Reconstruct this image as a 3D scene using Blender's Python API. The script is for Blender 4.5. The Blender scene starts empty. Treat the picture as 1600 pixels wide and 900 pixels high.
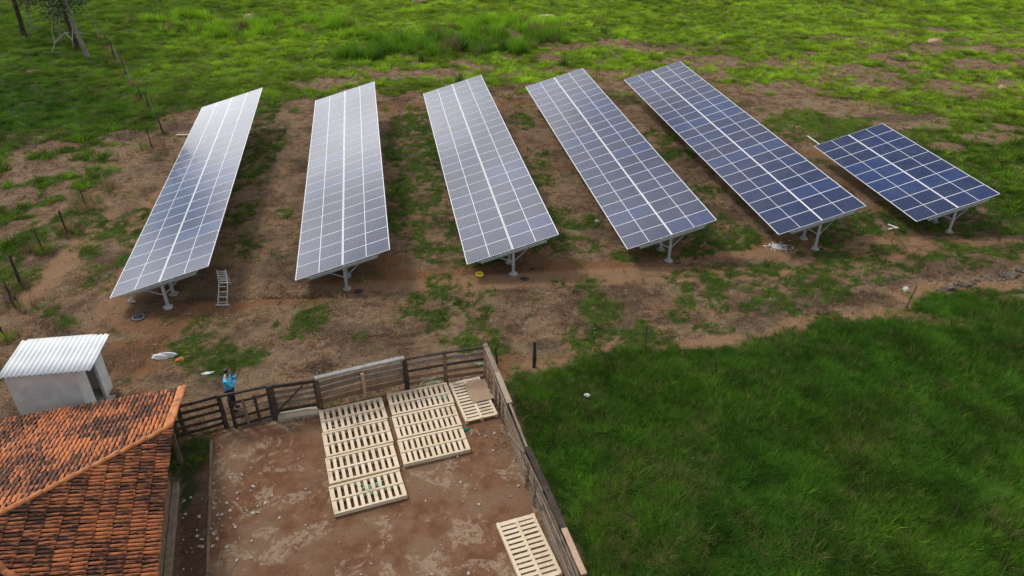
import bpy, math, random, colorsys
import numpy as np
from mathutils import Vector, Matrix

sc = bpy.context.scene
C = sc.collection
PI = math.pi
random.seed(7)
RNG = np.random.default_rng(11)

# ------------------------------------------------------------------ camera
PITCH, ROLL, CAMH, FPX = 0.5596566, -0.0027942, 18.8087, 1178.168
cam_d = bpy.data.cameras.new('camera')
cam_d.sensor_width = 36.0
cam_d.lens = FPX / 1600 * 36.0
cam_d.clip_start = 0.5
cam_d.clip_end = 3000
cam = bpy.data.objects.new('camera', cam_d)
C.objects.link(cam)
fwd = Vector((0, math.cos(PITCH), -math.sin(PITCH)))
rgt = Vector((1, 0, 0))
upv = rgt.cross(fwd)
r2 = math.cos(ROLL) * rgt + math.sin(ROLL) * upv
u2 = -math.sin(ROLL) * rgt + math.cos(ROLL) * upv
M = Matrix((r2, u2, -fwd)).transposed().to_4x4()
M.translation = Vector((0, 0, CAMH))
cam.matrix_world = M
sc.camera = cam

# ------------------------------------------------------------------ sky, sun, exposure
SUN_AZ, SUN_EL = math.radians(-52), math.radians(50)      # azimuth from +Y towards +X
sun_dir = Vector((math.sin(SUN_AZ) * math.cos(SUN_EL), math.cos(SUN_AZ) * math.cos(SUN_EL), math.sin(SUN_EL)))
sd = bpy.data.lights.new('sun', 'SUN')
sd.energy = 1.5
sd.angle = math.radians(11)
sd.color = (1.0, 0.955, 0.88)
so = bpy.data.objects.new('sun', sd)
C.objects.link(so)
so.rotation_euler = (-sun_dir).to_track_quat('-Z', 'Y').to_euler()
so.location = (0, 0, 60)

world = bpy.data.worlds.new('World')
sc.world = world
world.use_nodes = True
wn, wl = world.node_tree.nodes, world.node_tree.links
wn.clear()
w_out = wn.new('ShaderNodeOutputWorld')
w_bg = wn.new('ShaderNodeBackground')
w_bg.inputs['Strength'].default_value = 0.1
sky = wn.new('ShaderNodeTexSky')
sky.sky_type = 'NISHITA'
sky.sun_disc = False
sky.sun_elevation = SUN_EL
sky.sun_rotation = SUN_AZ
tc = wn.new('ShaderNodeTexCoord')
sep = wn.new('ShaderNodeSeparateXYZ')
wl.new(tc.outputs['Generated'], sep.inputs[0])
def wmath(op, a, b=None, c=None, clamp=False):
    n = wn.new('ShaderNodeMath'); n.operation = op; n.use_clamp = clamp
    for i, v in enumerate((a, b, c)):
        if v is None: continue
        if isinstance(v, (int, float)): n.inputs[i].default_value = v
        else: wl.new(v, n.inputs[i])
    return n.outputs[0]
# clouds on a flat layer overhead: direction / height
zc = wmath('ADD', wmath('MAXIMUM', sep.outputs['Z'], 0.0), 0.12)
cx = wmath('DIVIDE', sep.outputs['X'], zc)
cy = wmath('DIVIDE', sep.outputs['Y'], zc)
comb = wn.new('ShaderNodeCombineXYZ')
wl.new(cx, comb.inputs[0]); wl.new(cy, comb.inputs[1])
comb.inputs[2].default_value = 3.7
cn = wn.new('ShaderNodeTexNoise')
cn.inputs['Scale'].default_value = 0.75
cn.inputs['Detail'].default_value = 6
cn.inputs['Roughness'].default_value = 0.55
wl.new(comb.outputs[0], cn.inputs['Vector'])
cr = wn.new('ShaderNodeMapRange')
cr.inputs['From Min'].default_value = 0.40
cr.inputs['From Max'].default_value = 0.56
wl.new(cn.outputs['Fac'], cr.inputs['Value'])
cn2 = wn.new('ShaderNodeTexNoise')
cn2.inputs['Scale'].default_value = 1.9
cn2.inputs['Detail'].default_value = 5
wl.new(comb.outputs[0], cn2.inputs['Vector'])
# thinner, brighter cloud round the veiled sun
GL_AZ, GL_EL = math.radians(-38), math.radians(20)
gdir = (math.sin(GL_AZ) * math.cos(GL_EL), math.cos(GL_AZ) * math.cos(GL_EL), math.sin(GL_EL))
dotn = wn.new('ShaderNodeVectorMath'); dotn.operation = 'DOT_PRODUCT'
wl.new(tc.outputs['Generated'], dotn.inputs[0])
dotn.inputs[1].default_value = gdir
glow = wmath('POWER', wmath('MAXIMUM', dotn.outputs['Value'], 0.0), 7.0)
bright = wmath('ADD', wmath('MULTIPLY', wmath('ADD', wmath('MULTIPLY', glow, 20.0), 6.6), wmath('ADD', wmath('MULTIPLY', cn2.outputs['Fac'], 2.4), -0.2)), 0.0)
ccol = wn.new('ShaderNodeVectorMath'); ccol.operation = 'SCALE'
ccol.inputs[0].default_value = (1.0, 0.985, 0.955)
wl.new(bright, ccol.inputs['Scale'])
wm = wn.new('ShaderNodeMix'); wm.data_type = 'RGBA'
# a clear gap in the cloud, low on the left
hdir = (math.sin(math.radians(-36)) * math.cos(math.radians(13.6)), math.cos(math.radians(-36)) * math.cos(math.radians(13.6)), math.sin(math.radians(13.6)))
doth = wn.new('ShaderNodeVectorMath'); doth.operation = 'DOT_PRODUCT'
wl.new(tc.outputs['Generated'], doth.inputs[0]); doth.inputs[1].default_value = hdir
hole = wmath('POWER', wmath('MAXIMUM', doth.outputs['Value'], 0.0), 380.0)
cov = wmath('SUBTRACT', wmath('ADD', cr.outputs[0], wmath('MULTIPLY', glow, 1.2), None, True), wmath('MULTIPLY', hole, wmath('ADD', cn2.outputs['Fac'], 0.55)), None, True)
wl.new(wmath('MULTIPLY', cov, 0.93), wm.inputs['Factor'])
wl.new(sky.outputs[0], wm.inputs['A'])
wl.new(ccol.outputs[0], wm.inputs['B'])
wl.new(wm.outputs['Result'], w_bg.inputs['Color'])
wl.new(w_bg.outputs[0], w_out.inputs[0])
sc.view_settings.view_transform = 'Standard'
sc.view_settings.look = 'None'
sc.view_settings.exposure = 0.38
sc.view_settings.gamma = 1.0
sc.render.film_transparent = False

# ------------------------------------------------------------------ helpers
def vnoise(x, y, seed=0):
    """smooth value noise, vectorised"""
    xi = np.floor(x).astype(np.int64); yi = np.floor(y).astype(np.int64)
    fx = x - xi; fy = y - yi
    fx = fx * fx * (3 - 2 * fx); fy = fy * fy * (3 - 2 * fy)
    def h(a, b):
        n = (a * 374761393 + b * 668265263 + seed * 974634777) & 0xffffffff
        n = ((n ^ (n >> 13)) * 1274126177) & 0xffffffff
        return ((n ^ (n >> 16)) & 0xffff) / 65535.0
    return (h(xi, yi) * (1 - fx) + h(xi + 1, yi) * fx) * (1 - fy) + (h(xi, yi + 1) * (1 - fx) + h(xi + 1, yi + 1) * fx) * fy
def fbm(x, y, seed=0, oct=4):
    s = 0; a = 0.5; t = 0
    for o in range(oct):
        s = s + a * vnoise(x * 2 ** o + 17.3 * o, y * 2 ** o - 9.1 * o, seed + o); t += a; a *= 0.55
    return s / t
def sstep(a, b, v):
    t = np.clip((v - a) / (b - a), 0, 1)
    return t * t * (3 - 2 * t)

def poly_dist(px, py, poly):
    """signed distance, positive inside"""
    P = np.array(poly, float); n = len(P)
    d = np.full(px.shape, 1e9); inside = np.zeros(px.shape, bool)
    for i in range(n):
        ax, ay = P[i]; bx, by = P[(i + 1) % n]
        ex, ey = bx - ax, by - ay
        t = np.clip(((px - ax) * ex + (py - ay) * ey) / (ex * ex + ey * ey + 1e-9), 0, 1)
        d = np.minimum(d, np.hypot(px - ax - t * ex, py - ay - t * ey))
        c = ((ay > py) != (by > py)) & (px < (bx - ax) * (py - ay) / ((by - ay) if by != ay else 1e-9) + ax)
        inside ^= c
    return np.where(inside, d, -d)
def ells(px, py, L, soft=0.5):
    m = np.zeros(px.shape)
    for cx_, cy_, rx, ry in L:
        near = (np.abs(px - cx_) < rx * 2.2 + .5) & (np.abs(py - cy_) < ry * 2.2 + .5)
        if not near.any(): continue
        q = np.hypot((px[near] - cx_) / max(rx, .12), (py[near] - cy_) / max(ry, .12))
        m[near] = np.maximum(m[near], np.clip((1.35 + soft - .5) - q * (1.35 / (.85 + soft)), 0, 1))
    return np.clip(m * 1.6, 0, 1)

# measured places on the ground, metres
GREEN = [(-21.3,36.2,1.05,1.07), (-20.7,38.2,0.66,0.66), (-20.0,31.2,0.32,0.61), (-24.3,37.8,0.8,0.98), (-19.2,33.1,0.45,0.53), (-18.8,52.8,0.66,4.14), (-16.8,46.5,0.77,3.37), (-15.3,38.2,0.54,0.82), (-12.9,38.2,0.36,0.41), (-13.9,34.8,0.61,0.72), (-7.1,50.5,0.99,3.2), (-5.7,45.2,0.82,3.0), (-5.7,41.1,0.95,1.85), (-4.9,37.2,1.41,1.27), (-3.3,34.2,0.99,1.26), (-1.9,33.2,0.97,0.66), (1.7,46.0,0.49,1.32), (1.4,42.3,0.7,1.16), (2.7,37.9,0.5,0.65), (3.7,37.0,0.77,0.63), (0.5,34.8,0.54,0.57), (2.0,34.5,0.93,0.71), (3.6,34.2,0.66,0.56), (0.7,53.4,0.56,1.12), (10.5,46.6,0.83,0.79), (10.2,49.9,0.71,0.88), (11.2,40.7,0.94,0.73), (9.7,35.4,2.02,1.47), (8.2,33.7,0.65,0.68), (5.6,32.9,0.57,0.33), (21.0,51.6,2.03,1.86), (18.4,36.4,2.06,0.92), (16.7,35.6,0.74,0.89), (15.6,38.0,0.53,0.82), (25.9,37.1,2.42,2.05), (29.6,40.5,1.84,3.14), (-13.2,26.1,0.66,1.04), (-11.9,24.6,1.0,0.61), (-8.8,27.6,0.57,0.61), (-9.2,26.5,0.61,0.34), (-10.0,26.9,0.33,0.25), (-6.7,26.2,0.41,0.28), (-2.9,28.5,1.21,1.38), (-1.8,26.3,0.76,0.48), (-1.1,25.2,0.66,0.36), (-1.5,29.6,0.54,0.33), (-3.4,30.7,0.43,0.47), (3.5,28.9,0.47,0.54), (3.2,30.4,0.91,0.29), (4.0,27.9,0.63,0.62), (4.3,25.9,1.08,1.03), (5.4,25.7,0.81,0.65), (8.4,28.8,0.72,0.33), (11.4,29.9,2.53,1.37), (12.6,29.2,1.17,0.66), (17.2,32.2,1.72,1.15), (18.7,33.1,0.96,0.53), (24.7,34.1,1.63,0.97), (22.2,32.4,0.94,0.65), (8.7,26.5,0.6,0.29), (7.3,27.5,0.34,0.3), (-11.1,19.3,0.58,0.7), (-21.5,34.2,0.46,0.7), (-21.3,28.4,0.41,0.43), (-19.6,27.4,0.34,0.31), (-23.8,31.6,0.51,0.62), (19.4,28.1,0.56,0.15), (1.8,23.7,0.21,0.17), (22.5,36.3,1.02,0.76)]
BARE = [(-32.0,49.1,2.23,1.23), (-27.5,50.8,1.74,1.56), (-31.0,44.1,1.64,1.45), (-29.3,45.4,1.67,1.08), (-33.6,47.9,0.66,0.7), (-27.3,48.4,1.32,0.96), (-33.3,50.6,0.82,0.64), (21.9,59.2,4.53,4.32), (25.8,55.8,3.83,2.41), (29.2,52.7,3.19,1.93), (30.9,62.2,2.62,1.81), (43.0,73.5,3.61,1.93), (44.6,80.6,1.95,1.41), (41.3,66.8,3.32,1.63), (32.7,49.3,2.16,1.48), (31.1,43.7,1.57,1.02), (29.1,47.6,1.47,0.81), (35.1,68.0,2.25,1.47), (30.3,66.1,2.2,1.01), (31.7,77.7,1.27,0.79), (17.7,69.7,3.49,1.76), (13.8,74.6,3.7,2.47), (10.2,76.0,2.52,1.78), (2.6,59.6,1.54,1.34), (0.1,79.0,3.92,2.73), (5.1,74.9,3.11,2.25), (4.2,84.6,2.78,1.23), (-16.3,63.7,3.29,1.89), (-10.1,66.4,2.84,1.62), (-5.7,67.3,2.28,1.25), (-12.5,60.9,2.11,1.4), (19.2,26.6,1.36,0.49), (18.2,27.2,1.11,0.4), (21.4,27.5,0.84,0.26), (34.9,51.2,1.33,0.79), (7.7,23.8,0.26,0.17), (3.4,19.6,0.45,0.26), (3.7,16.5,0.28,1.04), (11.5,18.6,0.43,0.15), (-12.5,23.0,0.25,0.2), (-30.4,49.3,1.12,0.61), (-26.0,39.7,1.12,0.53), (-26.8,38.9,1.11,0.51), (-31.3,60.6,0.64,0.7), (-42.9,67.5,0.7,0.62)]
DARK = [(-7.7,24.0,0.68,0.59), (-7.7,26.4,1.24,0.29), (-5.5,26.2,1.1,0.19), (-20.4,27.6,1.29,0.62), (-19.4,26.6,1.12,0.48), (7.3,27.2,1.12,0.4), (10.9,28.3,1.72,0.53), (15.5,28.9,1.74,0.66), (13.9,28.7,1.44,0.54), (14.2,27.6,0.56,0.31), (17.5,30.3,1.2,0.47), (27.0,58.8,2.51,1.15), (28.2,53.4,2.77,0.98), (30.4,54.1,1.4,0.71), (-27.2,51.2,1.38,1.05), (-33.3,49.3,1.35,0.99), (15.2,75.7,2.51,1.27), (3.7,61.2,0.79,0.89), (-5.6,59.0,1.02,0.66), (-8.5,53.7,0.67,1.71), (-6.5,45.2,0.57,3.21), (2.8,26.8,1.1,0.39), (1.3,25.4,0.8,0.46), (5.0,26.5,0.82,0.29), (14.6,38.9,0.9,0.67), (19.2,40.6,1.12,1.27), (20.4,37.1,0.7,0.47), (-13.6,29.3,1.78,0.14), (-10.4,29.4,1.79,0.14), (-19.5,24.8,0.79,0.44), (-13.6,23.4,0.64,0.32), (-23.7,52.7,1.04,0.96), (-19.0,57.7,1.01,0.96)]
RED = [(-4.9,31.2,2.78,0.73), (-1.2,31.6,1.87,0.87), (3.1,31.8,3.74,0.75), (6.7,32.7,1.91,0.78), (10.1,33.3,2.25,0.8), (13.6,33.9,1.96,0.96), (16.1,33.9,1.3,0.55), (20.7,34.7,2.31,0.71), (23.0,35.9,1.35,0.6), (-15.5,27.3,1.98,1.01), (-15.5,25.4,1.61,1.0), (-15.4,24.1,1.3,0.68), (-13.7,28.6,2.34,0.54), (-10.3,29.1,2.06,0.44), (0.7,33.5,1.3,0.94), (6.8,35.1,1.34,1.01), (-8.1,31.2,1.87,0.73), (15.3,36.4,0.86,0.77), (20.7,41.4,2.27,0.75), (20.6,46.6,1.25,0.68), (21.6,38.3,1.43,0.66), (-6.4,32.6,1.28,0.78), (-8.9,57.4,4.01,1.12), (0.0,58.0,2.01,0.97), (6.7,59.4,1.02,1.01), (8.2,44.7,0.81,1.48), (-0.5,24.6,0.52,0.87), (-0.0,23.7,0.76,0.33), (-3.0,30.4,1.82,0.47), (8.8,31.7,1.87,0.38)]
SOIL = [(-20.68,21.6), (-23.29,26.68), (-24.01,30.11), (-24.36,33.88), (-24.97,38.39), (-25.01,42.41), (-25.53,47.7), (-26.3,52.76), (-26.15,55.61), (-23.54,57.69), (-19.25,58.53), (-14.48,60.05), (-9.27,59.9), (-4.15,60.95), (0.05,62.24), (5.58,64.89), (11.37,66.7), (16.64,64.92), (19.43,59.04), (20.52,52.89), (22.1,49.54), (24.7,45.39), (26.26,40.38), (27.07,37.78), (26.06,34.73), (28.48,35.42), (29.56,33.96), (27.09,30.17), (23.72,29.54), (20.61,29.25), (18.56,28.62), (17.61,27.48), (15.07,27.11), (12.91,26.89), (11.76,25.48), (7.93,25.08), (5.27,24.98), (3.41,24.83), (2.55,23.85), (1.26,23.46), (0.24,23.19), (-0.13,22.87), (0.65,19.32), (1.89,14.95), (2.44,12.8), (-13.76,12.15), (-16.07,14.19)]
MEADOW = [(-0.13,22.87), (1.25,23.38), (2.54,23.77), (3.41,24.79), (5.27,24.94), (7.92,25.04), (11.75,25.44), (12.89,26.84), (15.05,27.06), (17.58,27.43), (18.53,29.06), (20.59,29.19), (23.69,29.48), (28.18,29.58), (29.44,22.51), (18.57,11.92), (2.53,12.03), (1.99,14.9), (0.7,19.26)]
PT = {'sack':(-14.33,24.8),'orange':(-13.59,24.57),'disc':(-16.59,27.72),'ring':(-1.57,31.17),'bl1':(-7.19,29.85),'bl2':(0.61,30.84),'bl2b':(1.04,31.81),'bl3':(8.17,32.26),'bl3b':(9.14,32.63),'bl4':(15.73,33.52),'bl5':(22.36,34.87),'rubble':(13.67,33.9),'white6':(20.35,35.79),'block1':(-17.45,29.06),'bone':(-14.84,31.15),'rock1':(-11.11,96.73),'rock2':(-30.22,89.96),'rock3':(41.56,75.24),'rock4':(39.83,60.47),'rock5':(18.21,29.45),'sand':(3.92,90.16),'t1':(-51.12,80.96),'t2':(-42.85,75.62),'t3':(-40.11,72.4),'t4':(-52.04,84.78),'t5':(-48.03,80.84),'dead':(-44.72,74.46),'dead2':(-45.4,78.02),'ladder':(-13.19,28.72),'ladderk':(-13.79,30.77),'ladt':(-14.11,32.25),'stone1':(4.67,36.86),'clump1':(4.68,68.4),'clump2':(-0.86,73.11),'plastic':(2.82,21.88),'post_tan':(-5.73,22.09),'free0':(-0.62,23.94),'free1':(0.86,23.96),'free2':(5.48,24.98),'free3':(17.6,28.1),'wallA':(19.87,29.54),'wallB':(24.46,30.81),'kerb0':(-10.65,19.77),'kerb1':(-8.86,14.14),'w0':(-11.74,19.78),'w1':(-9.85,14.14),'shedrock':(-20.04,23.52),'trashw':(-12.14,23.71),'trash2':(-19.25,27.11),'pipe0':(20.86,51.12),'pipe1':(21.49,49.06),'pipe2':(-23.76,51.1),'pipe3':(-22.79,50.94),'ditch':(-17.26,26.54),'stick':(12.41,22.52)}
LP = [(-24.55,41.82), (-24.58,39.4), (-24.03,36.09), (-24.28,34.15), (-23.42,30.57), (-22.62,28.6), (-21.67,26.18), (-24.53,48.74), (-24.93,51.65), (-28.16,57.19), (-29.58,59.16), (-32.29,63.44), (-34.1,66.58), (-36.09,69.79), (-37.63,72.31), (-39.81,75.76), (-42.51,79.79), (-48.31,89.73), (-51.66,95.94)]
FN = {'w':(-11.47,19.91),'p1':(-10.36,20.5),'p2':(-10.01,20.49),'big':(-8.72,21.03),'rL':(-7.12,21.41),'mid':(-5.59,22.09),'rM':(-4.06,22.61),'rM2':(-2.59,23.02),'cor':(-1.02,23.37)}
FE = [(-1.02,23.37), (-0.55,21.68), (-0.08,19.95), (0.48,17.81), (0.99,16.12), (1.46,14.5), (1.9,12.95)]

FARM = math.radians(18.0)
FE_E = np.array([math.cos(FARM), math.sin(FARM)]); FE_N = np.array([-math.sin(FARM), math.cos(FARM)])
# corral yard, inside the fences, east of the building
CORRAL = [(-11.9, 20.0), (-8.72, 20.95), (-4.06, 22.5), (-1.02, 23.3), (-0.08, 19.9), (0.99, 16.1), (2.6, 10.5), (1.2, 6.0), (-5.5, 4.0), (-8.0, 9.2)]

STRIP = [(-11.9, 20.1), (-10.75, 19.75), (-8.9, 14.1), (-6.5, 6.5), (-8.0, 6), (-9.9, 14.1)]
def undul(x, y):
    far = sstep(55, 75, y) + sstep(28, 40, np.abs(x - 3)) * sstep(20, 30, y)
    far = np.clip(far, 0, 1)
    a = (fbm(x * .45, y * .45, 3) - .5) * 0.16
    b = (fbm(x * .9, y * .9, 8) - .5) * 0.55 + (fbm(x * .12, y * .12, 5) - .5) * 1.0
    return a * 0.6 * (1 - far) + b * far
def gz_arr(x, y):
    x = np.asarray(x, float); y = np.asarray(y, float)
    z = 0.0064399 * np.clip(x, -150, 150) - 0.0104553 * (np.clip(y, -50, 200) - 30)
    cd = poly_dist(x, y, CORRAL)
    flat = sstep(-1.0, 0.3, cd)
    return z + undul(x, y) * (1 - flat)
def gz(x, y):
    return float(gz_arr(np.array([x]), np.array([y]))[0])

def zones(x, y):
    """what covers the ground: dict of masks 0..1"""
    w = (fbm(x * .7, y * .7, 21) - .5) * 3.0
    w2 = (fbm(x * 2.1, y * 2.1, 33) - .5)
    soil_d = poly_dist(x, y, SOIL) + w * .9 + w2 * .8
    soil = sstep(-0.5, 0.7, soil_d)
    mead = sstep(-0.25, 0.25, poly_dist(x, y, MEADOW) + w * .25 + w2 * .5)
    corral = sstep(-0.08, 0.08, poly_dist(x, y, CORRAL))
    g = ells(x, y, GREEN, .95); b = ells(x, y, BARE)
    rag = fbm(x * 1.6, y * 1.6, 55)
    rag2 = fbm(x * 4.5, y * 4.5, 57)
    g = sstep(.38, 1.10, g * .92 + (rag - .5) * 1.3 + (rag2 - .5) * 1.0)
    b = sstep(.30, .70, b * .75 + (rag - .5) * 1.0 + (rag2 - .5) * .5)
    # background sprinkle of weeds on the soil, bare spots in the far pasture
    sp = sstep(.49, .74, fbm(x * .9 + 40, y * .9, 71) + (rag2 - .5) * .35) * .62
    cover = 1 - soil
    rightfar = sstep(18, 36, x) * (1 - sstep(70, 100, y) * .5) * sstep(44, 50, y)
    spots = sstep(.54 - .04 * rightfar, .68 - .03 * rightfar, fbm(x * .8, y * .8, 91) + (rag2 - .5) * .35)
    cover = cover * (1 - .68 * b) * (1 - .42 * spots * (0.2 + .8 * rightfar))
    left = sstep(-24.5, -26.5, x) * (1 - sstep(44, 56, y))
    cover = cover * (1 - left * sstep(.42, .6, fbm(x * .7 + 9, y * .7, 45)) * .9)
    # ground between the array and the pasture behind
    back = sstep(56, 60, y) * (1 - sstep(70, 80, y)) * sstep(-20, -12, x)
    cover = cover * (1 - back * sstep(.44, .64, fbm(x * .5, y * .7, 47) + (rag2 - .5) * .3) * .7)
    cover = np.maximum(cover, g * .95)
    cover = np.maximum(cover, sp * soil)
    cover = np.maximum(cover, mead)
    patch = ells(x, y, [(3.4, 19.6, .5, .4), (3.7, 16.5, .35, 1.2), (19.2, 26.8, 1.3, .5), (17.5, 27.3, 1.2, .4), (23.5, 28.8, 2, .3)])
    cover = cover * (1 - .8 * sstep(.3, .8, patch + rag2 * .4 - .2))
    cover = cover * (1 - corral) + corral * .5 * sstep(.3, .8, ells(x, y, [(-11.1, 19.0, .7, 1.3), (-10.6, 17.2, .35, .8)]) + rag2 - .5)
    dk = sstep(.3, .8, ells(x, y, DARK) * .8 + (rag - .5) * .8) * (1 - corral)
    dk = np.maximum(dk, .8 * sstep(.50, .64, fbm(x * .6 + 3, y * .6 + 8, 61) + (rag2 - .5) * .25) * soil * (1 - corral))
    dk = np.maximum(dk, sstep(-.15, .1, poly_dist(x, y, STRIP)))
    rd = sstep(.2, .9, ells(x, y, RED) * .9 + (rag - .5) * .5) * (1 - corral)
    verge = corral * 0
    return dict(cover=np.clip(cover, 0, 1), soil=soil, mead=mead * (1 - corral), corral=corral, dark=dk, red=rd)

# ------------------------------------------------------------------ object helpers
def tag(o, label=None, cat=None, group=None, kind=None):
    if label: o['label'] = label
    if cat: o['category'] = cat
    if group: o['group'] = group
    if kind: o['kind'] = kind
    return o
def empty(name, loc, rz=0, label=None, cat=None, group=None):
    o = bpy.data.objects.new(name, None)
    o.empty_display_size = .3
    C.objects.link(o)
    o.location = loc; o.rotation_euler = (0, 0, rz)
    return tag(o, label, cat, group)
def link(name, me, parent=None, loc=None, rot=None, mat=None):
    o = bpy.data.objects.new(name, me)
    C.objects.link(o)
    if parent: o.parent = parent
    if loc is not None: o.location = loc
    if rot is not None: o.rotation_euler = rot
    return o
def copy_tree(o, parent=None):
    c = o.copy(); C.objects.link(c); c.parent = parent
    for ch in o.children: copy_tree(ch, c)
    return c

class MB:
    """collects shapes, builds one mesh"""
    def __init__(s): s.v = []; s.f = []; s.m = []; s.mats = []; s.cur = 0; s.smooth = []
    def mat(s, m):
        if m not in s.mats: s.mats.append(m)
        s.cur = s.mats.index(m); return s
    def add(s, vs, fs, smooth=False):
        b = len(s.v); s.v += [tuple(v) for v in vs]
        for f in fs: s.f.append([b + i for i in f]); s.m.append(s.cur); s.smooth.append(smooth)
        return s
    def box(s, c, d, rot=None, jit=0):
        hx, hy, hz = d[0] / 2, d[1] / 2, d[2] / 2
        vs = [Vector((a * hx, b * hy, e * hz)) for e in (-1, 1) for b in (-1, 1) for a in (-1, 1)]
        if jit: vs = [v + Vector([random.uniform(-jit, jit) for _ in range(3)]) for v in vs]
        if rot is not None: vs = [rot @ v for v in vs]
        c = Vector(c)
        return s.add([v + c for v in vs], [(0, 2, 3, 1), (4, 5, 7, 6), (0, 1, 5, 4), (2, 6, 7, 3), (0, 4, 6, 2), (1, 3, 7, 5)])
    def bevbox(s, c, d, b=.01, rot=None, jit=0):
        """box with its four long (local longest axis) edges chamfered"""
        ax = max(range(3), key=lambda i: d[i]); o1, o2 = [i for i in range(3) if i != ax]
        h1, h2 = d[o1] / 2, d[o2] / 2; b = min(b, h1 * .45, h2 * .45)
        prof = [(-h1 + b, -h2), (h1 - b, -h2), (h1, -h2 + b), (h1, h2 - b), (h1 - b, h2), (-h1 + b, h2), (-h1, h2 - b), (-h1, -h2 + b)]
        nseg = 3; vs = []
        for k in range(nseg + 1):
            j1, j2 = random.uniform(-jit, jit), random.uniform(-jit, jit); sc_ = 1 + random.uniform(-jit, jit) * 4
            for p, q in prof:
                v = [0, 0, 0]; v[ax] = -d[ax] / 2 + d[ax] * k / nseg; v[o1] = p * sc_ + j1; v[o2] = q * sc_ + j2
                vs.append(Vector(v))
        if rot is not None: vs = [rot @ v for v in vs]
        c = Vector(c); fs = []
        flip = (ax == 1)
        for k in range(nseg):
            for i in range(8):
                j = (i + 1) % 8
                f = (k * 8 + i, k * 8 + j, k * 8 + 8 + j, k * 8 + 8 + i)
                fs.append(f[::-1] if flip else f)
        a = tuple(range(8)); bq = tuple(nseg * 8 + i for i in range(8))
        fs.append(a if flip else a[::-1]); fs.append(bq[::-1] if flip else bq)
        return s.add([v + c for v in vs], fs)
    def beam(s, a, b, w, h, jit=0, bev=.008, roll=0):
        a, b = Vector(a), Vector(b); d = b - a; L = d.length
        q = d.to_track_quat('Y', 'Z').to_matrix()
        if roll: q = q @ Matrix.Rotation(roll, 3, 'Y')
        return s.bevbox((a + b) / 2, (w, L, h), bev, q, jit)
    def tube(s, pts, rad, n=6, cap=True, smooth=True):
        pts = [Vector(p) for p in pts]; k = len(pts)
        if isinstance(rad, (int, float)): rad = [rad] * k
        vs = []; ref = None
        for i, p in enumerate(pts):
            t = (pts[min(i + 1, k - 1)] - pts[max(i - 1, 0)]).normalized()
            if ref is None:
                ref = t.orthogonal().normalized()
            ref = (ref - t * ref.dot(t)).normalized()
            bi = t.cross(ref)
            for j in range(n):
                an = 2 * PI * j / n
                vs.append(p + rad[i] * (math.cos(an) * ref + math.sin(an) * bi))
        fs = [(i * n + j, i * n + (j + 1) % n, (i + 1) * n + (j + 1) % n, (i + 1) * n + j) for i in range(k - 1) for j in range(n)]
        s.add(vs, fs, smooth)
        if cap:
            s.add(vs[:n], [tuple(range(n))[::-1]]); s.add(vs[-n:], [tuple(range(n))])
        return s
    def mesh(s, name):
        me = bpy.data.meshes.new(name)
        me.from_pydata(s.v, [], s.f)
        for m in s.mats: me.materials.append(m)
        me.polygons.foreach_set('material_index', s.m)
        me.polygons.foreach_set('use_smooth', s.smooth)
        me.update()
        return me
    def build(s, name, parent=None, loc=None, rot=None):
        return link(name, s.mesh(name), parent, loc, rot)

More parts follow.
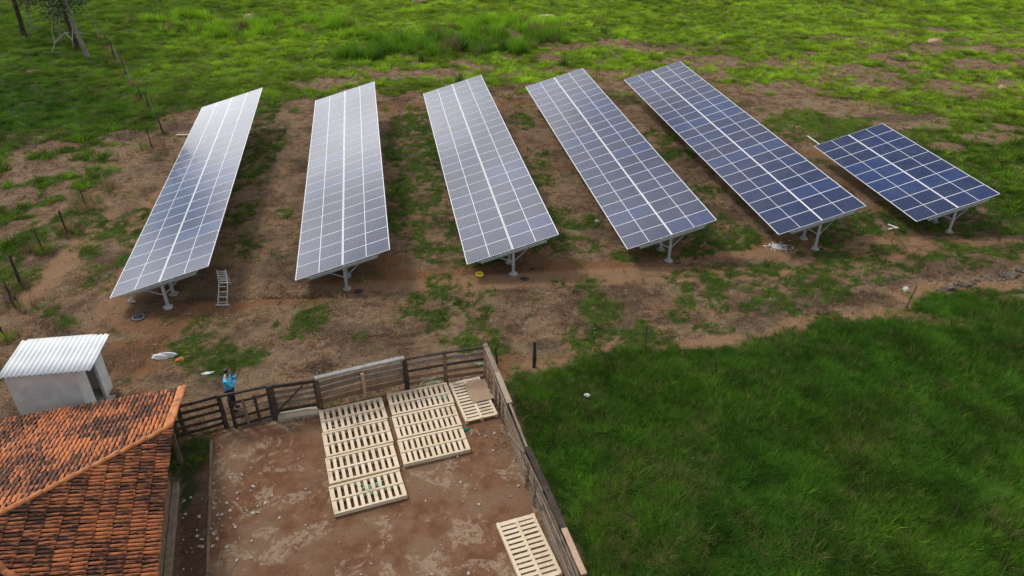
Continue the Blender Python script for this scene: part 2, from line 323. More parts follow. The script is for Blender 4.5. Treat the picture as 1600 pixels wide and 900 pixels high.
# ------------------------------------------------------------------ materials
class NT:
    def __init__(s, name):
        s.m = bpy.data.materials.new(name); s.m.use_nodes = True
        s.n = s.m.node_tree.nodes; s.l = s.m.node_tree.links
        s.b = s.n['Principled BSDF']; s.out = s.n['Material Output']
    def new(s, t, **kw):
        n = s.n.new(t)
        for k, v in kw.items(): setattr(n, k, v)
        return n
    def set(s, sock, v):
        if isinstance(v, bpy.types.NodeSocket): s.l.new(v, sock)
        else: sock.default_value = v
    def noise(s, scale, detail=4, rough=.55, vec=None, dist=0, out='Fac'):
        n = s.new('ShaderNodeTexNoise'); n.inputs['Scale'].default_value = scale
        n.inputs['Detail'].default_value = detail; n.inputs['Roughness'].default_value = rough
        n.inputs['Distortion'].default_value = dist
        if vec is not None: s.l.new(vec, n.inputs['Vector'])
        return n.outputs[out]
    def pos(s): return s.new('ShaderNodeNewGeometry').outputs['Position']
    def objc(s): return s.new('ShaderNodeTexCoord').outputs['Object']
    def scalev(s, v, sc_):
        n = s.new('ShaderNodeVectorMath', operation='MULTIPLY'); s.l.new(v, n.inputs[0]); n.inputs[1].default_value = sc_
        return n.outputs[0]
    def rng(s, v, a, b, c=0, d=1, smooth=True):
        n = s.new('ShaderNodeMapRange'); n.interpolation_type = 'SMOOTHSTEP' if smooth else 'LINEAR'
        s.set(n.inputs['Value'], v)
        for k, q in (('From Min', a), ('From Max', b), ('To Min', c), ('To Max', d)): n.inputs[k].default_value = q
        return n.outputs[0]
    def mix(s, f, a, b, mode='MIX'):
        n = s.new('ShaderNodeMix', data_type='RGBA', blend_type=mode)
        s.set(n.inputs['Factor'], f)
        for k, q in (('A', a), ('B', b)):
            s.set(n.inputs[k], (*q, 1) if isinstance(q, tuple) and len(q) == 3 else q)
        return n.outputs['Result']
    def math(s, op, a, b=0, clamp=False):
        n = s.new('ShaderNodeMath', operation=op, use_clamp=clamp)
        s.set(n.inputs[0], a); s.set(n.inputs[1], b)
        return n.outputs[0]
    def attr(s, name, typ='GEOMETRY', out='Color'):
        n = s.new('ShaderNodeAttribute', attribute_name=name, attribute_type=typ); return n.outputs[out]
    def sep(s, v):
        n = s.new('ShaderNodeSeparateColor'); s.l.new(v, n.inputs[0]); return n.outputs
    def rnd(s): return s.new('ShaderNodeObjectInfo').outputs['Random']
    def bump(s, h, strength=.3, dist=.02):
        n = s.new('ShaderNodeBump'); n.inputs['Strength'].default_value = strength; n.inputs['Distance'].default_value = dist
        s.l.new(h, n.inputs['Height']); s.l.new(n.outputs[0], s.b.inputs['Normal'])
    def fin(s, col=None, rough=.8, spec=.3, metal=0):
        if col is not None: s.set(s.b.inputs['Base Color'], (*col, 1) if isinstance(col, tuple) and len(col) == 3 else col)
        s.set(s.b.inputs['Roughness'], rough); s.b.inputs['Specular IOR Level'].default_value = spec; s.b.inputs['Metallic'].default_value = metal
        return s.m

def plain(name, c1, c2, scale=8, rough=.8, spec=.3, metal=0, bump=.2, stretch=None, coord='obj'):
    t = NT(name)
    v = t.objc() if coord == 'obj' else t.pos()
    if stretch: v = t.scalev(v, stretch)
    n = t.noise(scale, 5, .6, v)
    col = t.mix(t.rng(n, .32, .68), c1, c2)
    col = t.mix(t.math('MULTIPLY', t.rnd(), .35), col, tuple(x * .6 for x in c1))
    t.bump(n, bump, .01)
    return t.fin(col, rough, spec, metal)

def wood(name, c1, c2, c3, rough=.85, rv=.5):
    t = NT(name)
    v = t.pos()
    n1 = t.noise(3.5, 5, .6, v); n2 = t.noise(24, 3, .7, t.scalev(v, (1, 1, .35)))
    n3 = t.noise(70, 2, .6, v)
    col = t.mix(t.rng(n1, .35, .65), c1, c2)
    col = t.mix(t.rng(n2, .52, .72), col, c3)
    col = t.mix(t.math('MULTIPLY', t.rnd(), rv), col, tuple(x * .55 for x in c1))
    t.bump(t.math('ADD', n2, t.math('MULTIPLY', n3, .5)), .5, .012)
    return t.fin(col, rough, .2)

M_ = {}
M_['dark_wood'] = wood('dark_weathered_wood', (.045, .032, .028), (.085, .062, .05), (.16, .13, .11))
M_['grey_wood'] = wood('grey_weathered_wood', (.21, .165, .13), (.31, .25, .20), (.13, .095, .07))
M_['pale_wood'] = wood('sun_bleached_wood', (.26, .25, .24), (.36, .35, .34), (.15, .14, .13), rv=.1)
M_['tan_wood'] = wood('newer_tan_wood', (.46, .31, .21), (.55, .39, .27), (.34, .22, .14), rv=.1)
M_['post_wood'] = wood('fence_post_wood', (.1, .072, .05), (.2, .15, .1), (.3, .24, .17))
M_['brown_wood'] = wood('brown_plank_wood', (.24, .155, .10), (.34, .235, .16), (.15, .095, .06))
M_['steel'] = plain('galvanised_steel', (.40, .43, .44), (.52, .55, .56), 6, .5, .5, .3, .05)
M_['alu'] = plain('aluminium_frame', (.80, .81, .83), (.86, .87, .88), 4, .45, .5, .0, .0)
M_['ladder'] = plain('pale_aluminium', (.55, .53, .5), (.68, .66, .64), 10, .45, .5, .4, .05)
M_['concrete'] = plain('raw_concrete', (.36, .34, .31), (.5, .48, .45), 9, .9, .2, 0, .4)
M_['black'] = plain('black_rubber', (.02, .02, .022), (.035, .034, .036), 10, .6, .3, 0, .1)

def m_pine():
    t = NT('fresh_pine')
    v = t.objc()
    n1 = t.noise(2.2, 3, .5, v); n2 = t.noise(30, 3, .6, t.scalev(v, (.5, .5, 1)))
    col = t.mix(t.rng(n1, .3, .7), (.71, .57, .40), (.79, .67, .50))
    col = t.mix(t.rng(n2, .55, .75, 0, .4), col, (.5, .36, .2))
    col = t.mix(t.math('MULTIPLY', t.rnd(), .45), col, (.56, .44, .28))
    p = t.noise(1.3, 4, .6, t.pos())
    col = t.mix(t.rng(p, .55, .75, 0, .65), col, (.30, .20, .13))
    t.bump(n2, .15, .004)
    return t.fin(col, .75, .25)
M_['pine'] = m_pine()

def m_ground():
    t = NT('pasture_and_soil')
    P = t.pos()
    A = t.sep(t.attr('cover_a')); B = t.sep(t.attr('cover_b'))
    cover, dark, red = A[0], A[1], A[2]
    corral, mead, tone = B[0], B[1], B[2]
    nb = t.noise(.55, 5, .6, P); nm = t.noise(2.6, 6, .65, P); nf = t.noise(11, 6, .75, P); nff = t.noise(48, 4, .7, P)
    straw = t.noise(9, 5, .75, P, 1.5)
    soil = t.mix(t.rng(nm, .40, .60), (.165, .088, .054), (.375, .225, .135))
    nm2 = t.noise(1.35, 5, .7, P, .8)
    soil = t.mix(t.rng(nm2, .56, .64, 0, .75), soil, (.095, .060, .041))
    soil = t.mix(t.rng(nm2, .46, .38, 0, .6), soil, (.45, .30, .185))
    soil = t.mix(t.rng(nb, .42, .62, 0, .85), soil, (.34, .24, .145))
    soil = t.mix(t.rng(straw, .48, .66, 0, .6), soil, (.46, .34, .21))
    soil = t.mix(t.rng(nf, .49, .34, 0, .8), soil, (.085, .055, .038))
    soil = t.mix(t.rng(nff, .44, .30, 0, .6), soil, (.07, .045, .03))
    soil = t.mix(t.math('MULTIPLY', red, t.rng(nm, .2, .6, .55, 1)), soil, t.mix(t.rng(nf, .3, .7), (.24, .105, .044), (.37, .195, .095)))
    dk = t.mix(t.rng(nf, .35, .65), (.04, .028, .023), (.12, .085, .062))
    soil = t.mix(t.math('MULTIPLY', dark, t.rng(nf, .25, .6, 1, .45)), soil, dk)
    # pasture under the blades
    g1 = t.mix(tone, (.020, .060, .010), (.14, .24, .018))  # tone runs from painted cloud shade to sunlit pasture
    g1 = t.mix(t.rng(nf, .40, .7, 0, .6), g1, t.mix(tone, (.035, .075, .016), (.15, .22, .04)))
    g1 = t.mix(t.rng(nff, .5, .3, 0, .6), g1, (.02, .03, .01))
    edge = t.math('ADD', cover, t.math('ADD', t.math('MULTIPLY', t.math('SUBTRACT', nf, .5), 1.7), t.math('MULTIPLY', t.math('SUBTRACT', nff, .5), .8)))
    soil = t.mix(t.rng(t.attr('path', 'GEOMETRY', 'Fac'), .05, .7, 0, .92), soil, t.mix(t.rng(nf, .3, .7), (.33, .18, .095), (.47, .29, .165)))
    col = t.mix(t.rng(edge, .45, .95), soil, g1)
    # corral floor: trodden red brown dirt with worn pale screed showing through
    co = t.mix(t.rng(nm, .32, .7), (.140, .066, .036), (.225, .115, .064))
    co = t.mix(t.rng(nb, .42, .62), co, (.215, .130, .078))
    co = t.mix(t.rng(nf, .5, .7, 0, .5), co, (.12, .062, .04))
    pz = t.noise(.85, 7, .72, P, .9)
    pz2 = t.noise(5.5, 5, .7, P, .6)
    pm = t.math('MULTIPLY', t.rng(pz, .53, .58), t.rng(pz2, .42, .50))
    co = t.mix(t.math('MULTIPLY', pm, .62), co, t.mix(t.rng(nf, .3, .7), (.32, .232, .155), (.40, .31, .215)))
    fl = t.noise(11, 3, .6, P, 1.2)
    co = t.mix(t.math('MULTIPLY', t.rng(fl, .665, .70), .7), co, (.46, .38, .30))
    co = t.mix(t.rng(nff, .62, .8, 0, .5), co, (.36, .27, .2))
    co = t.mix(t.math('MULTIPLY', dark, .8), co, t.mix(t.rng(nf, .35, .65), (.035, .022, .015), (.09, .055, .035)))
    co = t.mix(t.rng(t.math('MULTIPLY', cover, t.math('ADD', nf, .5)), .3, .6), co, (.02, .045, .012))
    col = t.mix(corral, col, co)
    h = t.math('ADD', t.math('MULTIPLY', nf, 1.0), t.math('ADD', t.math('MULTIPLY', nff, .45), t.math('MULTIPLY', nm, 1.5)))
    hh = t.math('MULTIPLY', h, t.rng(corral, 0, 1, 1, .18))
    t.bump(hh, 1.0, .16)
    return t.fin(col, .95, .1)
M_['ground'] = m_ground()

def m_blade(name, dry=False):
    t = NT(name)
    c = t.attr('tcol', 'INSTANCER')
    gz_ = t.new('ShaderNodeTexCoord').outputs['Object']
    n = t.noise(7, 2, .5, t.pos())
    col = t.mix(t.rng(n, .3, .7, 0, .35), c, t.mix(1.0, c, (1.35, 1.2, .9), 'MULTIPLY'))
    t.fin(col, .75, .08)
    # thin leaves let some light through
    tr = t.new('ShaderNodeBsdfTranslucent'); t.l.new(col, tr.inputs['Color'])
    mx = t.new('ShaderNodeMixShader'); mx.inputs[0].default_value = .3
    t.l.new(t.b.outputs[0], mx.inputs[1]); t.l.new(tr.outputs[0], mx.inputs[2])
    t.l.new(mx.outputs[0], t.out.inputs['Surface'])
    return t.m
M_['blade'] = m_blade('grass_blades')

def m_panel():
    """monocrystalline half cells behind slightly textured glass"""
    t = NT('solar_cells_under_glass')
    o = t.new('ShaderNodeTexCoord').outputs['Object']
    sx = t.new('ShaderNodeSeparateXYZ'); t.l.new(o, sx.inputs[0])
    X, Y = sx.outputs[0], sx.outputs[1]
    ax = t.math('ABSOLUTE', X)
    # cell lines: 12 half cells each side of the middle gap, 6 across
    def line(v, pitch, off, w):
        f = t.math('FRACT', t.math('ADD', t.math('DIVIDE', v, pitch), off))
        d = t.math('ABSOLUTE', t.math('SUBTRACT', f, .5))
        return t.rng(d, .5 - w / pitch, .5 - w / pitch * .4)
    lx = line(t.math('SUBTRACT', ax, .014), .0910, .0, .0034)
    ly = line(Y, .1840, .0, .0042)
    bus = line(Y, .1825 / 5, .5, .0018)
    lines = t.math('MAXIMUM', lx, ly)
    mid = t.rng(ax, .0155, .012)
    rim = t.math('MAXIMUM', t.rng(ax, 1.104, 1.107), t.rng(t.math('ABSOLUTE', Y), .550, .553))
    hue = t.rnd()
    cell = t.mix(hue, (.004, .016, .080), (.006, .013, .054))
    cell = t.mix(t.math('MULTIPLY', t.rng(hue, .8, .84), .8), cell, (.010, .032, .125))
    cell = t.mix(t.math('MULTIPLY', bus, .12), cell, (.25, .27, .32))
    cell = t.mix(t.math('MULTIPLY', lines, .62), cell, (.36, .40, .50))
    col = t.mix(t.math('MAXIMUM', mid, rim), cell, (.78, .79, .82))
    # thin dust film
    d = t.noise(1.4, 5, .65, t.pos())
    col = t.mix(t.rng(d, .35, .75, .0, .05), col, (.42, .38, .33))
    n = t.noise(1.1, 1, .5, t.pos())
    t.bump(n, .05, .004)
    t.fin(col, .09, .36)
    t.b.inputs['IOR'].default_value = 1.52
    return t.m
M_['panel'] = m_panel()

def m_tile():
    t = NT('fired_clay_with_black_lichen')
    P = t.pos()
    tv = t.attr('tv', 'GEOMETRY', 'Fac')
    tu = t.attr('tuv', 'GEOMETRY', 'Vector')
    st = t.noise(1.0, 3, .6, t.scalev(tu, (55, 5, 9)))
    n1 = t.noise(.9, 4, .6, P); n2 = t.noise(4.5, 4, .65, P); n3 = t.noise(26, 4, .7, P)
    clay = t.mix(t.rng(n2, .3, .7), (.46, .135, .046), (.58, .205, .075))
    clay = t.mix(t.rng(tv, 0, 1, 0, .8, False), clay, (.40, .15, .085))
    clay = t.mix(t.rng(n3, .5, .75, 0, .5), clay, (.62, .31, .17))
    dirt = t.math('ADD', t.math('MULTIPLY', n1, .75), t.math('ADD', t.math('MULTIPLY', n2, .6), t.math('MULTIPLY', tv, .62)))
    dirt = t.math('ADD', dirt, t.math('ADD', t.math('MULTIPLY', n3, .25), t.math('MULTIPLY', t.math('SUBTRACT', st, .5), 2.6)))
    col = t.mix(t.rng(dirt, .94, 1.18, 0, .96), clay, t.mix(t.rng(n3, .35, .65), (.022, .015, .013), (.10, .05, .035)))
    t.bump(n3, .4, .008)
    return t.fin(col, .88, .2)
M_['tile'] = m_tile()
def m_ridge():
    t = NT('ridge_clay'); P = t.pos(); n = t.noise(3.2, 4, .6, P); n2 = t.noise(22, 4, .7, P)
    col = t.mix(t.rng(n, .35, .65), (.44, .15, .055), (.56, .235, .10))
    col = t.mix(t.rng(t.noise(1.9, 5, .7, P), .54, .64, 0, .75), col, t.mix(t.rng(n2, .35, .65), (.05, .03, .022), (.2, .14, .09)))
    t.bump(n2, .5, .012); return t.fin(col, .88, .2)
M_['tile_ridge'] = m_ridge()
M_['tile_bed'] = plain('mossy_shaded_valley_clay', (.025, .015, .012), (.07, .03, .02), 9, .9, .2, 0, .4)  # near black holds both moss and the painted shade of the channels
def m_shedroof():
    t = NT('white_fibre_cement')
    P = t.objc()
    n = t.noise(1.5, 5, .6, P); n2 = t.noise(12, 4, .6, P)
    col = t.mix(t.rng(n, .35, .7), (.68, .70, .71), (.78, .79, .79))
    col = t.mix(t.rng(n2, .62, .8, 0, .35), col, (.5, .5, .46))
    return t.fin(col, .7, .25)
M_['shedroof'] = m_shedroof()
def m_render():
    t = NT('rendered_wall_damp')
    P = t.pos()
    n = t.noise(1.6, 6, .65, P, .5); n2 = t.noise(9, 5, .7, t.scalev(P, (1, 1, 3)))
    col = t.mix(t.rng(n, .35, .65), (.60, .60, .58), (.74, .74, .71))
    col = t.mix(t.rng(n2, .56, .74, 0, .6), col, (.36, .35, .31))
    t.bump(n2, .35, .01)
    return t.fin(col, .9, .2)
M_['render'] = m_render()

# ------------------------------------------------------------------ ground
def make_ground():
    def axis(segs):
        a = []
        for lo, hi, st in segs: a += list(np.arange(lo, hi, st))
        return np.array(a + [segs[-1][1]])
    xs = axis([(-900, -200, 70), (-200, -80, 12), (-80, -34, .55), (-34, -26, .3), (-26, 28, .2), (28, 80, .5), (80, 200, 12), (200, 900, 70)])
    ys = axis([(-400, -50, 50), (-50, 6, 5), (6, 12, .5), (12, 62, .2), (62, 104, .5), (104, 180, 6), (180, 900, 60)])
    X, Y = np.meshgrid(xs, ys)
    x = X.ravel(); y = Y.ravel()
    z = gz_arr(x, y)
    z = z + (fbm(x * 2.4, y * 2.4, 77, 3) - .5) * .05 * (1 - sstep(-.5, .2, poly_dist(x, y, CORRAL)) * .9)
    # shallow cable trench in front of the first two tables
    tl = poly_dist(x, y, [(-15.2, 29.22), (-9.0, 29.38), (-9.0, 29.52), (-15.2, 29.36)])
    z = z - .12 * np.clip(1 + tl / .12, 0, 1)
    nx, ny = len(xs), len(ys)
    idx = np.arange(nx * ny).reshape(ny, nx)
    f = np.stack([idx[:-1, :-1], idx[:-1, 1:], idx[1:, 1:], idx[1:, :-1]], -1).reshape(-1, 4)
    me = bpy.data.meshes.new('ground')
    me.vertices.add(len(x)); me.vertices.foreach_set('co', np.stack([x, y, z], 1).ravel())
    me.loops.add(f.size); me.loops.foreach_set('vertex_index', f.ravel())
    me.polygons.add(len(f)); me.polygons.foreach_set('loop_start', np.arange(0, f.size, 4)); me.polygons.foreach_set('loop_total', np.full(len(f), 4))
    me.update(calc_edges=True)
    me.polygons.foreach_set('use_smooth', [True] * len(f))
    Z = zones(x, y)
    tn = tone(x, y)
    a = me.color_attributes.new('cover_a', 'FLOAT_COLOR', 'POINT')
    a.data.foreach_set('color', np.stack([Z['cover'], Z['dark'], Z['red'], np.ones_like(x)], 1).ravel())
    b = me.color_attributes.new('cover_b', 'FLOAT_COLOR', 'POINT')
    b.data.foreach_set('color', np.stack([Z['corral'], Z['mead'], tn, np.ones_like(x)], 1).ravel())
    pth = sstep(-1.15, -.45, poly_dist(x, y, MEADOW) + (fbm(x * 1.3, y * 1.3, 88) - .5) * 1.2) * (1 - zones_mead(x, y) * .9) * sstep(22.5, 23.5, y) * sstep(-1, .5, x)
    pth = np.maximum(pth, ells(x, y, [(8, 31.2, 7, .6), (17, 33.2, 7, .6), (22, 34.3, 4, .5), (2, 30.8, 5, .6), (-4, 30.3, 5, .5), (-18, 34, 1.4, 7), (-22.5, 33, .7, 5), (-20.5, 42, .8, 6), (3, 24.3, 2.5, .5)]) * (.4 + .9 * fbm(x * 1.2, y * 1.2, 89)))
    c = me.attributes.new('path', 'FLOAT', 'POINT'); c.data.foreach_set('value', np.clip(pth, 0, 1).astype(np.float32))
    me.materials.append(M_['ground'])
    o = link('ground', me); tag(o, kind='structure')
def tone(x, y):
    """0 = green darkened by painted cloud shade, 1 = sunlit yellow green pasture"""
    t = .86 + (fbm(x * .25, y * .25, 101) - .5) * .9
    t = t * sstep(50, 68, y + np.clip(x, -30, 30) * .15) + .27 * (1 - sstep(50, 68, y))
    dl = sstep(-24, -42, x) * (1 - sstep(88, 108, y + x * .1))  # left slope: shade of clouds and trees put into the grass colour
    t = t * (1 - .62 * dl)
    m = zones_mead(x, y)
    t = t * (1 - m) + m * (.0 + .17 * fbm(x * .35, y * .35, 103) ** 1.5)  # meadow kept dark: cloud shadow painted into the grass colour
    return np.clip(t, 0, 1)
def zones_mead(x, y):
    return sstep(-0.4, 0.4, poly_dist(x, y, MEADOW))
make_ground()

# ------------------------------------------------------------------ grass and weeds (nobody could count the blades)
def tuft(name, n, h, spread, width, lean, seed, segs=2):
    r = random.Random(seed); mb = MB().mat(M_['blade'])
    for i in range(n):
        a = r.uniform(0, 2 * PI); d = spread * math.sqrt(r.random()) * .6
        x, y = d * math.cos(a), d * math.sin(a)
        b = a + r.uniform(-.9, .9); hh = h * r.uniform(.55, 1.1); ln = lean * r.uniform(.3, 1.2)
        w = width * r.uniform(.6, 1.2); px, py = -math.sin(b) * w / 2, math.cos(b) * w / 2
        pts = []
        for k in range(segs + 1):
            s = k / segs
            pts.append((x + math.cos(b) * ln * s ** 1.6, y + math.sin(b) * ln * s ** 1.6, hh * (s - .28 * s * s * ln / max(h, .01)), 1 - s * .9))
        vs = []
        for (qx, qy, qz, wf) in pts[:-1]: vs += [(qx - px * wf, qy - py * wf, qz), (qx + px * wf, qy + py * wf, qz)]
        vs.append(pts[-1][:3])
        fs = [(2 * k, 2 * k + 1, 2 * k + 3, 2 * k + 2) for k in range(segs - 1)] + [(2 * segs - 2, 2 * segs - 1, 2 * segs)]
        mb.add(vs, fs)
    me = mb.mesh(name)
    return bpy.data.objects.new(name, me)
def gn_scatter(name, pts, rots, scl, idx, cols, objs, label=None, cat=None):
    col = bpy.data.collections.new(name + '_sources')
    for i, o in enumerate(objs):
        o.name = 'blade_source_%02d' % i if False else o.name
        col.objects.link(o)
    me = bpy.data.meshes.new(name)
    me.vertices.add(len(pts)); me.vertices.foreach_set('co', pts.astype(np.float32).ravel())
    a = me.attributes.new('rot', 'FLOAT_VECTOR', 'POINT'); a.data.foreach_set('vector', rots.astype(np.float32).ravel())
    a = me.attributes.new('scl', 'FLOAT_VECTOR', 'POINT'); a.data.foreach_set('vector', scl.astype(np.float32).ravel())
    a = me.attributes.new('idx', 'INT', 'POINT'); a.data.foreach_set('value', idx.astype(np.int32))
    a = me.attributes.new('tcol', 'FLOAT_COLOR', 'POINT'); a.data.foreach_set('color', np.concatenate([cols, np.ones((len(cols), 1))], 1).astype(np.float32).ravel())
    o = link(name, me)
    ng = bpy.data.node_groups.new(name + '_nodes', 'GeometryNodeTree')
    ng.interface.new_socket('Geometry', in_out='INPUT', socket_type='NodeSocketGeometry')
    ng.interface.new_socket('Geometry', in_out='OUTPUT', socket_type='NodeSocketGeometry')
    N, L = ng.nodes, ng.links
    gi = N.new('NodeGroupInput'); go = N.new('NodeGroupOutput')
    ci = N.new('GeometryNodeCollectionInfo'); ci.inputs['Collection'].default_value = col
    ci.inputs['Separate Children'].default_value = True; ci.inputs['Reset Children'].default_value = True
    iop = N.new('GeometryNodeInstanceOnPoints'); iop.inputs['Pick Instance'].default_value = True
    def na(nm, ty):
        n = N.new('GeometryNodeInputNamedAttribute'); n.data_type = ty; n.inputs['Name'].default_value = nm
        return n.outputs['Attribute']
    L.new(gi.outputs[0], iop.inputs['Points']); L.new(ci.outputs[0], iop.inputs['Instance'])
    L.new(na('idx', 'INT'), iop.inputs['Instance Index']); L.new(na('rot', 'FLOAT_VECTOR'), iop.inputs['Rotation']); L.new(na('scl', 'FLOAT_VECTOR'), iop.inputs['Scale'])
    L.new(iop.outputs[0], go.inputs[0])
    md = o.modifiers.new('scatter', 'NODES'); md.node_group = ng
    tag(o, label, cat, kind='stuff')
    return o
def scatter(name, area, dens, keep, objs, hs, colf, weights=None, tilt=.12, zoff=0.0, seed=1, label=None, cat=None):
    """area = (x0,x1,y0,y1); keep(x,y)->probability 0..1; hs(x,y,r)->scale"""
    r = np.random.default_rng(seed)
    x0, x1, y0, y1 = area
    n = int((x1 - x0) * (y1 - y0) * dens)
    x = r.uniform(x0, x1, n); y = r.uniform(y0, y1, n)
    # only what the photograph's neighbourhood could see: a wide wedge in front of the view
    ok = (np.abs(x) < (y + 10) * .80 + 3)
    x, y = x[ok], y[ok]
    p = keep(x, y)
    ok = r.random(len(x)) < p
    x, y = x[ok], y[ok]
    z = gz_arr(x, y) + zoff
    m = len(x)
    rot = np.stack([r.normal(0, tilt, m), r.normal(0, tilt, m), r.uniform(0, 2 * PI, m)], 1)
    s = hs(x, y, r.random(m))
    sc3 = np.stack([s * r.uniform(.8, 1.3, m), s * r.uniform(.8, 1.3, m), s * r.uniform(.7, 1.3, m)], 1)
    idx = r.integers(0, len(objs), m)
    cols = colf(x, y, r)
    print(name, m)
    return gn_scatter(name, np.stack([x, y, z], 1), rot, sc3, idx, cols, objs, label, cat)

def mixc(a, b, t): return np.array(a)[None] * (1 - t[:, None]) + np.array(b)[None] * t[:, None]
BLOCK = [  # (x, y, r) kept free of grass: footings, pallets, shed
]
def grasscol(x, y, r):
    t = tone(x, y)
    c = mixc((.046, .126, .014), (.30, .455, .030), t)  # dark end carries the meadow's cloud shade, bright end the sunlit look
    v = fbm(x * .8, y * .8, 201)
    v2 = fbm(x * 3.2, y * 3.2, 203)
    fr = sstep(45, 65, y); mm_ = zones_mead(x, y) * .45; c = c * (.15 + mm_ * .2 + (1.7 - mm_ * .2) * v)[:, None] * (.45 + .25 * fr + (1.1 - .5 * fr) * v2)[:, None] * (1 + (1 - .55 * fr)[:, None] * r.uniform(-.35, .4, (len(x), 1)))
    br = ((r.random(len(x)) < .10) & (y < 50))[:, None]; c = np.where(br, c * np.array((2.0, 1.7, 1.2))[None], c)
    dry = (r.random(len(x)) < (.05 + .16 * sstep(.55, .7, fbm(x * .45, y * .45, 207))))[:, None]
    c = np.where(dry, np.array((.25, .21, .09))[None] * r.uniform(.6, 1.1, (len(x), 1)), c)
    return c
in_meadow = lambda x, y: (poly_dist(x, y, MEADOW) > -.5)
short = [tuft('short_grass_%d' % i, 15, .15, .17, .013, .12, 10 + i) for i in range(4)]
mead_t = [tuft('meadow_grass_%d' % i, 22, .32, .22, .0135, .26, 20 + i) for i in range(4)]
far_t = [tuft('pasture_grass_%d' % i, 26, .34, .42, .040, .30, 30 + i) for i in range(4)]
tall_t = [tuft('tall_grass_%d' % i, 60, 1.15, .7, .05, .55, 40 + i, 3) for i in range(3)]
straw_t = [tuft('straw_%d' % i, 11, .07, .20, .014, .20, 50 + i) for i in range(4)]
def k_mead(x, y):
    m = sstep(-.25, .55, poly_dist(x, y, MEADOW) + (fbm(x * 1.5, y * 1.5, 33) - .5) * 1.9)
    Z = zones(x, y)
    thin = 1 - .55 * sstep(.55, .75, fbm(x * .7, y * .7, 211))
    return m * thin * np.clip(Z['cover'] + .1, 0, 1)
def scale_mead(x, y, r):
    return (.5 + .6 * fbm(x * .6, y * .6, 213) + .55 * r) * (.7 + .5 * sstep(0, 3, poly_dist(x, y, MEADOW)))
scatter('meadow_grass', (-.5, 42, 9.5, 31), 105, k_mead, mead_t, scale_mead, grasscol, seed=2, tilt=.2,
        label='meadow grass beside the corral, cloud shade painted into its deep green', cat='grass')
def k_near(x, y):
    Z = zones(x, y)
    return sstep(.12, .95, Z['cover']) ** 1.3 * (1 - zones_mead(x, y))
scatter('weeds_on_soil', (-36, 40, 18, 64), 26, k_near, short, lambda x, y, r: .5 + .75 * r + .35 * fbm(x, y, 5), 
        lambda x, y, r: grasscol(x, y, r) * np.array([[.95, .82, 1.1]]), seed=3, tilt=.15, label='low green weeds patching the bare soil round the solar tables', cat='weeds')
def k_far(x, y):
    Z = zones(x, y)
    e = sstep(52, 60, y) + sstep(-24.5, -27, x) + sstep(27, 31, x) * sstep(33, 36, y)
    thin = .45 + .55 * sstep(.35, .55, fbm(x * 1.1, y * 1.1, 301))
    return np.clip(e, 0, 1) * sstep(.25, .9, Z['cover']) * (1 - zones_mead(x, y)) * thin
def scale_far(x, y, r):
    return .35 + 1.0 * fbm(x * .7, y * .7, 303) ** 1.3 + .35 * r
scatter('pasture_grass', (-84, 84, 26, 104), 9, k_far, far_t, scale_far, grasscol, seed=4, tilt=.12,
        label='bright pasture grass covering the field behind the solar tables', cat='grass')
def pathmask(x, y):
    p_ = sstep(-1.15, -.45, poly_dist(x, y, MEADOW) + (fbm(x * 1.3, y * 1.3, 88) - .5) * 1.2) * (1 - zones_mead(x, y) * .9) * sstep(22.5, 23.5, y) * sstep(-1, .5, x) * .5
    return np.clip(np.maximum(p_, ells(x, y, [(8, 31.2, 7, .6), (17, 34, 5, .5), (2, 30.8, 5, .6), (-4, 30.3, 5, .5), (-18, 34, 1.4, 7), (-22.5, 33, .7, 5)])), 0, 1)
def k_straw(x, y):
    Z = zones(x, y)
    e_ = poly_dist(x, y, CORRAL); fr_ = (e_ > -.1) & (e_ < .75 + (fbm(x * 2, y * 2, 409) - .5)) & (x > -8) & (poly_dist(x, y, [(-7.3, 21.5), (-1, 23.6), (-.3, 20.6), (-2.9, 18.6), (-5.4, 16.1)]) < 0) ; fr_ = fr_ * .8
    return fr_ * (e_ > 0) + Z['soil'] * (1 - Z['corral']) * (1 - .8 * Z['cover']) * (1 - .85 * Z['red']) * (1 - .9 * pathmask(x, y)) * (.25 + .75 * sstep(.4, .6, fbm(x * .9, y * .9, 401)))
def strawcol(x, y, r):
    v = fbm(x * 1.2, y * 1.2, 403)
    c = mixc((.14, .078, .048), (.54, .37, .215), np.clip(v + r.normal(0, .18, len(x)), 0, 1))
    Z = zones(x, y)
    return c * (1 - .6 * Z['dark'])[:, None]
scatter('dry_grass', (-27, 31, 19, 66), 30, k_straw, straw_t, lambda x, y, r: .7 + 1.2 * r, strawcol, seed=5, tilt=.3,
        label='trampled dry straw lying over the bare soil', cat='dry grass')
def k_foot(x, y):
    d = np.full(x.shape, 9.0)
    for px_, py_ in LP: d = np.minimum(d, np.hypot(x - px_, y - py_))
    return (1 - sstep(.25, 1.0, d)) * .9
def footcol(x, y, r):
    c = strawcol(x, y, r) * .8; g = (r.random(len(x)) < .3)[:, None]
    return np.where(g, grasscol(x, y, r), c)
scatter('fence_foot_scrub', (-45, -20, 25, 90), 16, k_foot, [tuft('scrub_%d' % i, 24, .5, .3, .022, .25, 70 + i) for i in range(3)], lambda x, y, r: .4 + .9 * r, footcol, seed=12, tilt=.15,
        label='brown and green scrub growing at the feet of the left fence posts', cat='scrub')
def k_brown(x, y):
    Z = zones(x, y)
    e = np.clip(sstep(54, 60, y) + sstep(-24.5, -26, x), 0, 1)
    return e * (1 - Z['cover']) * .8
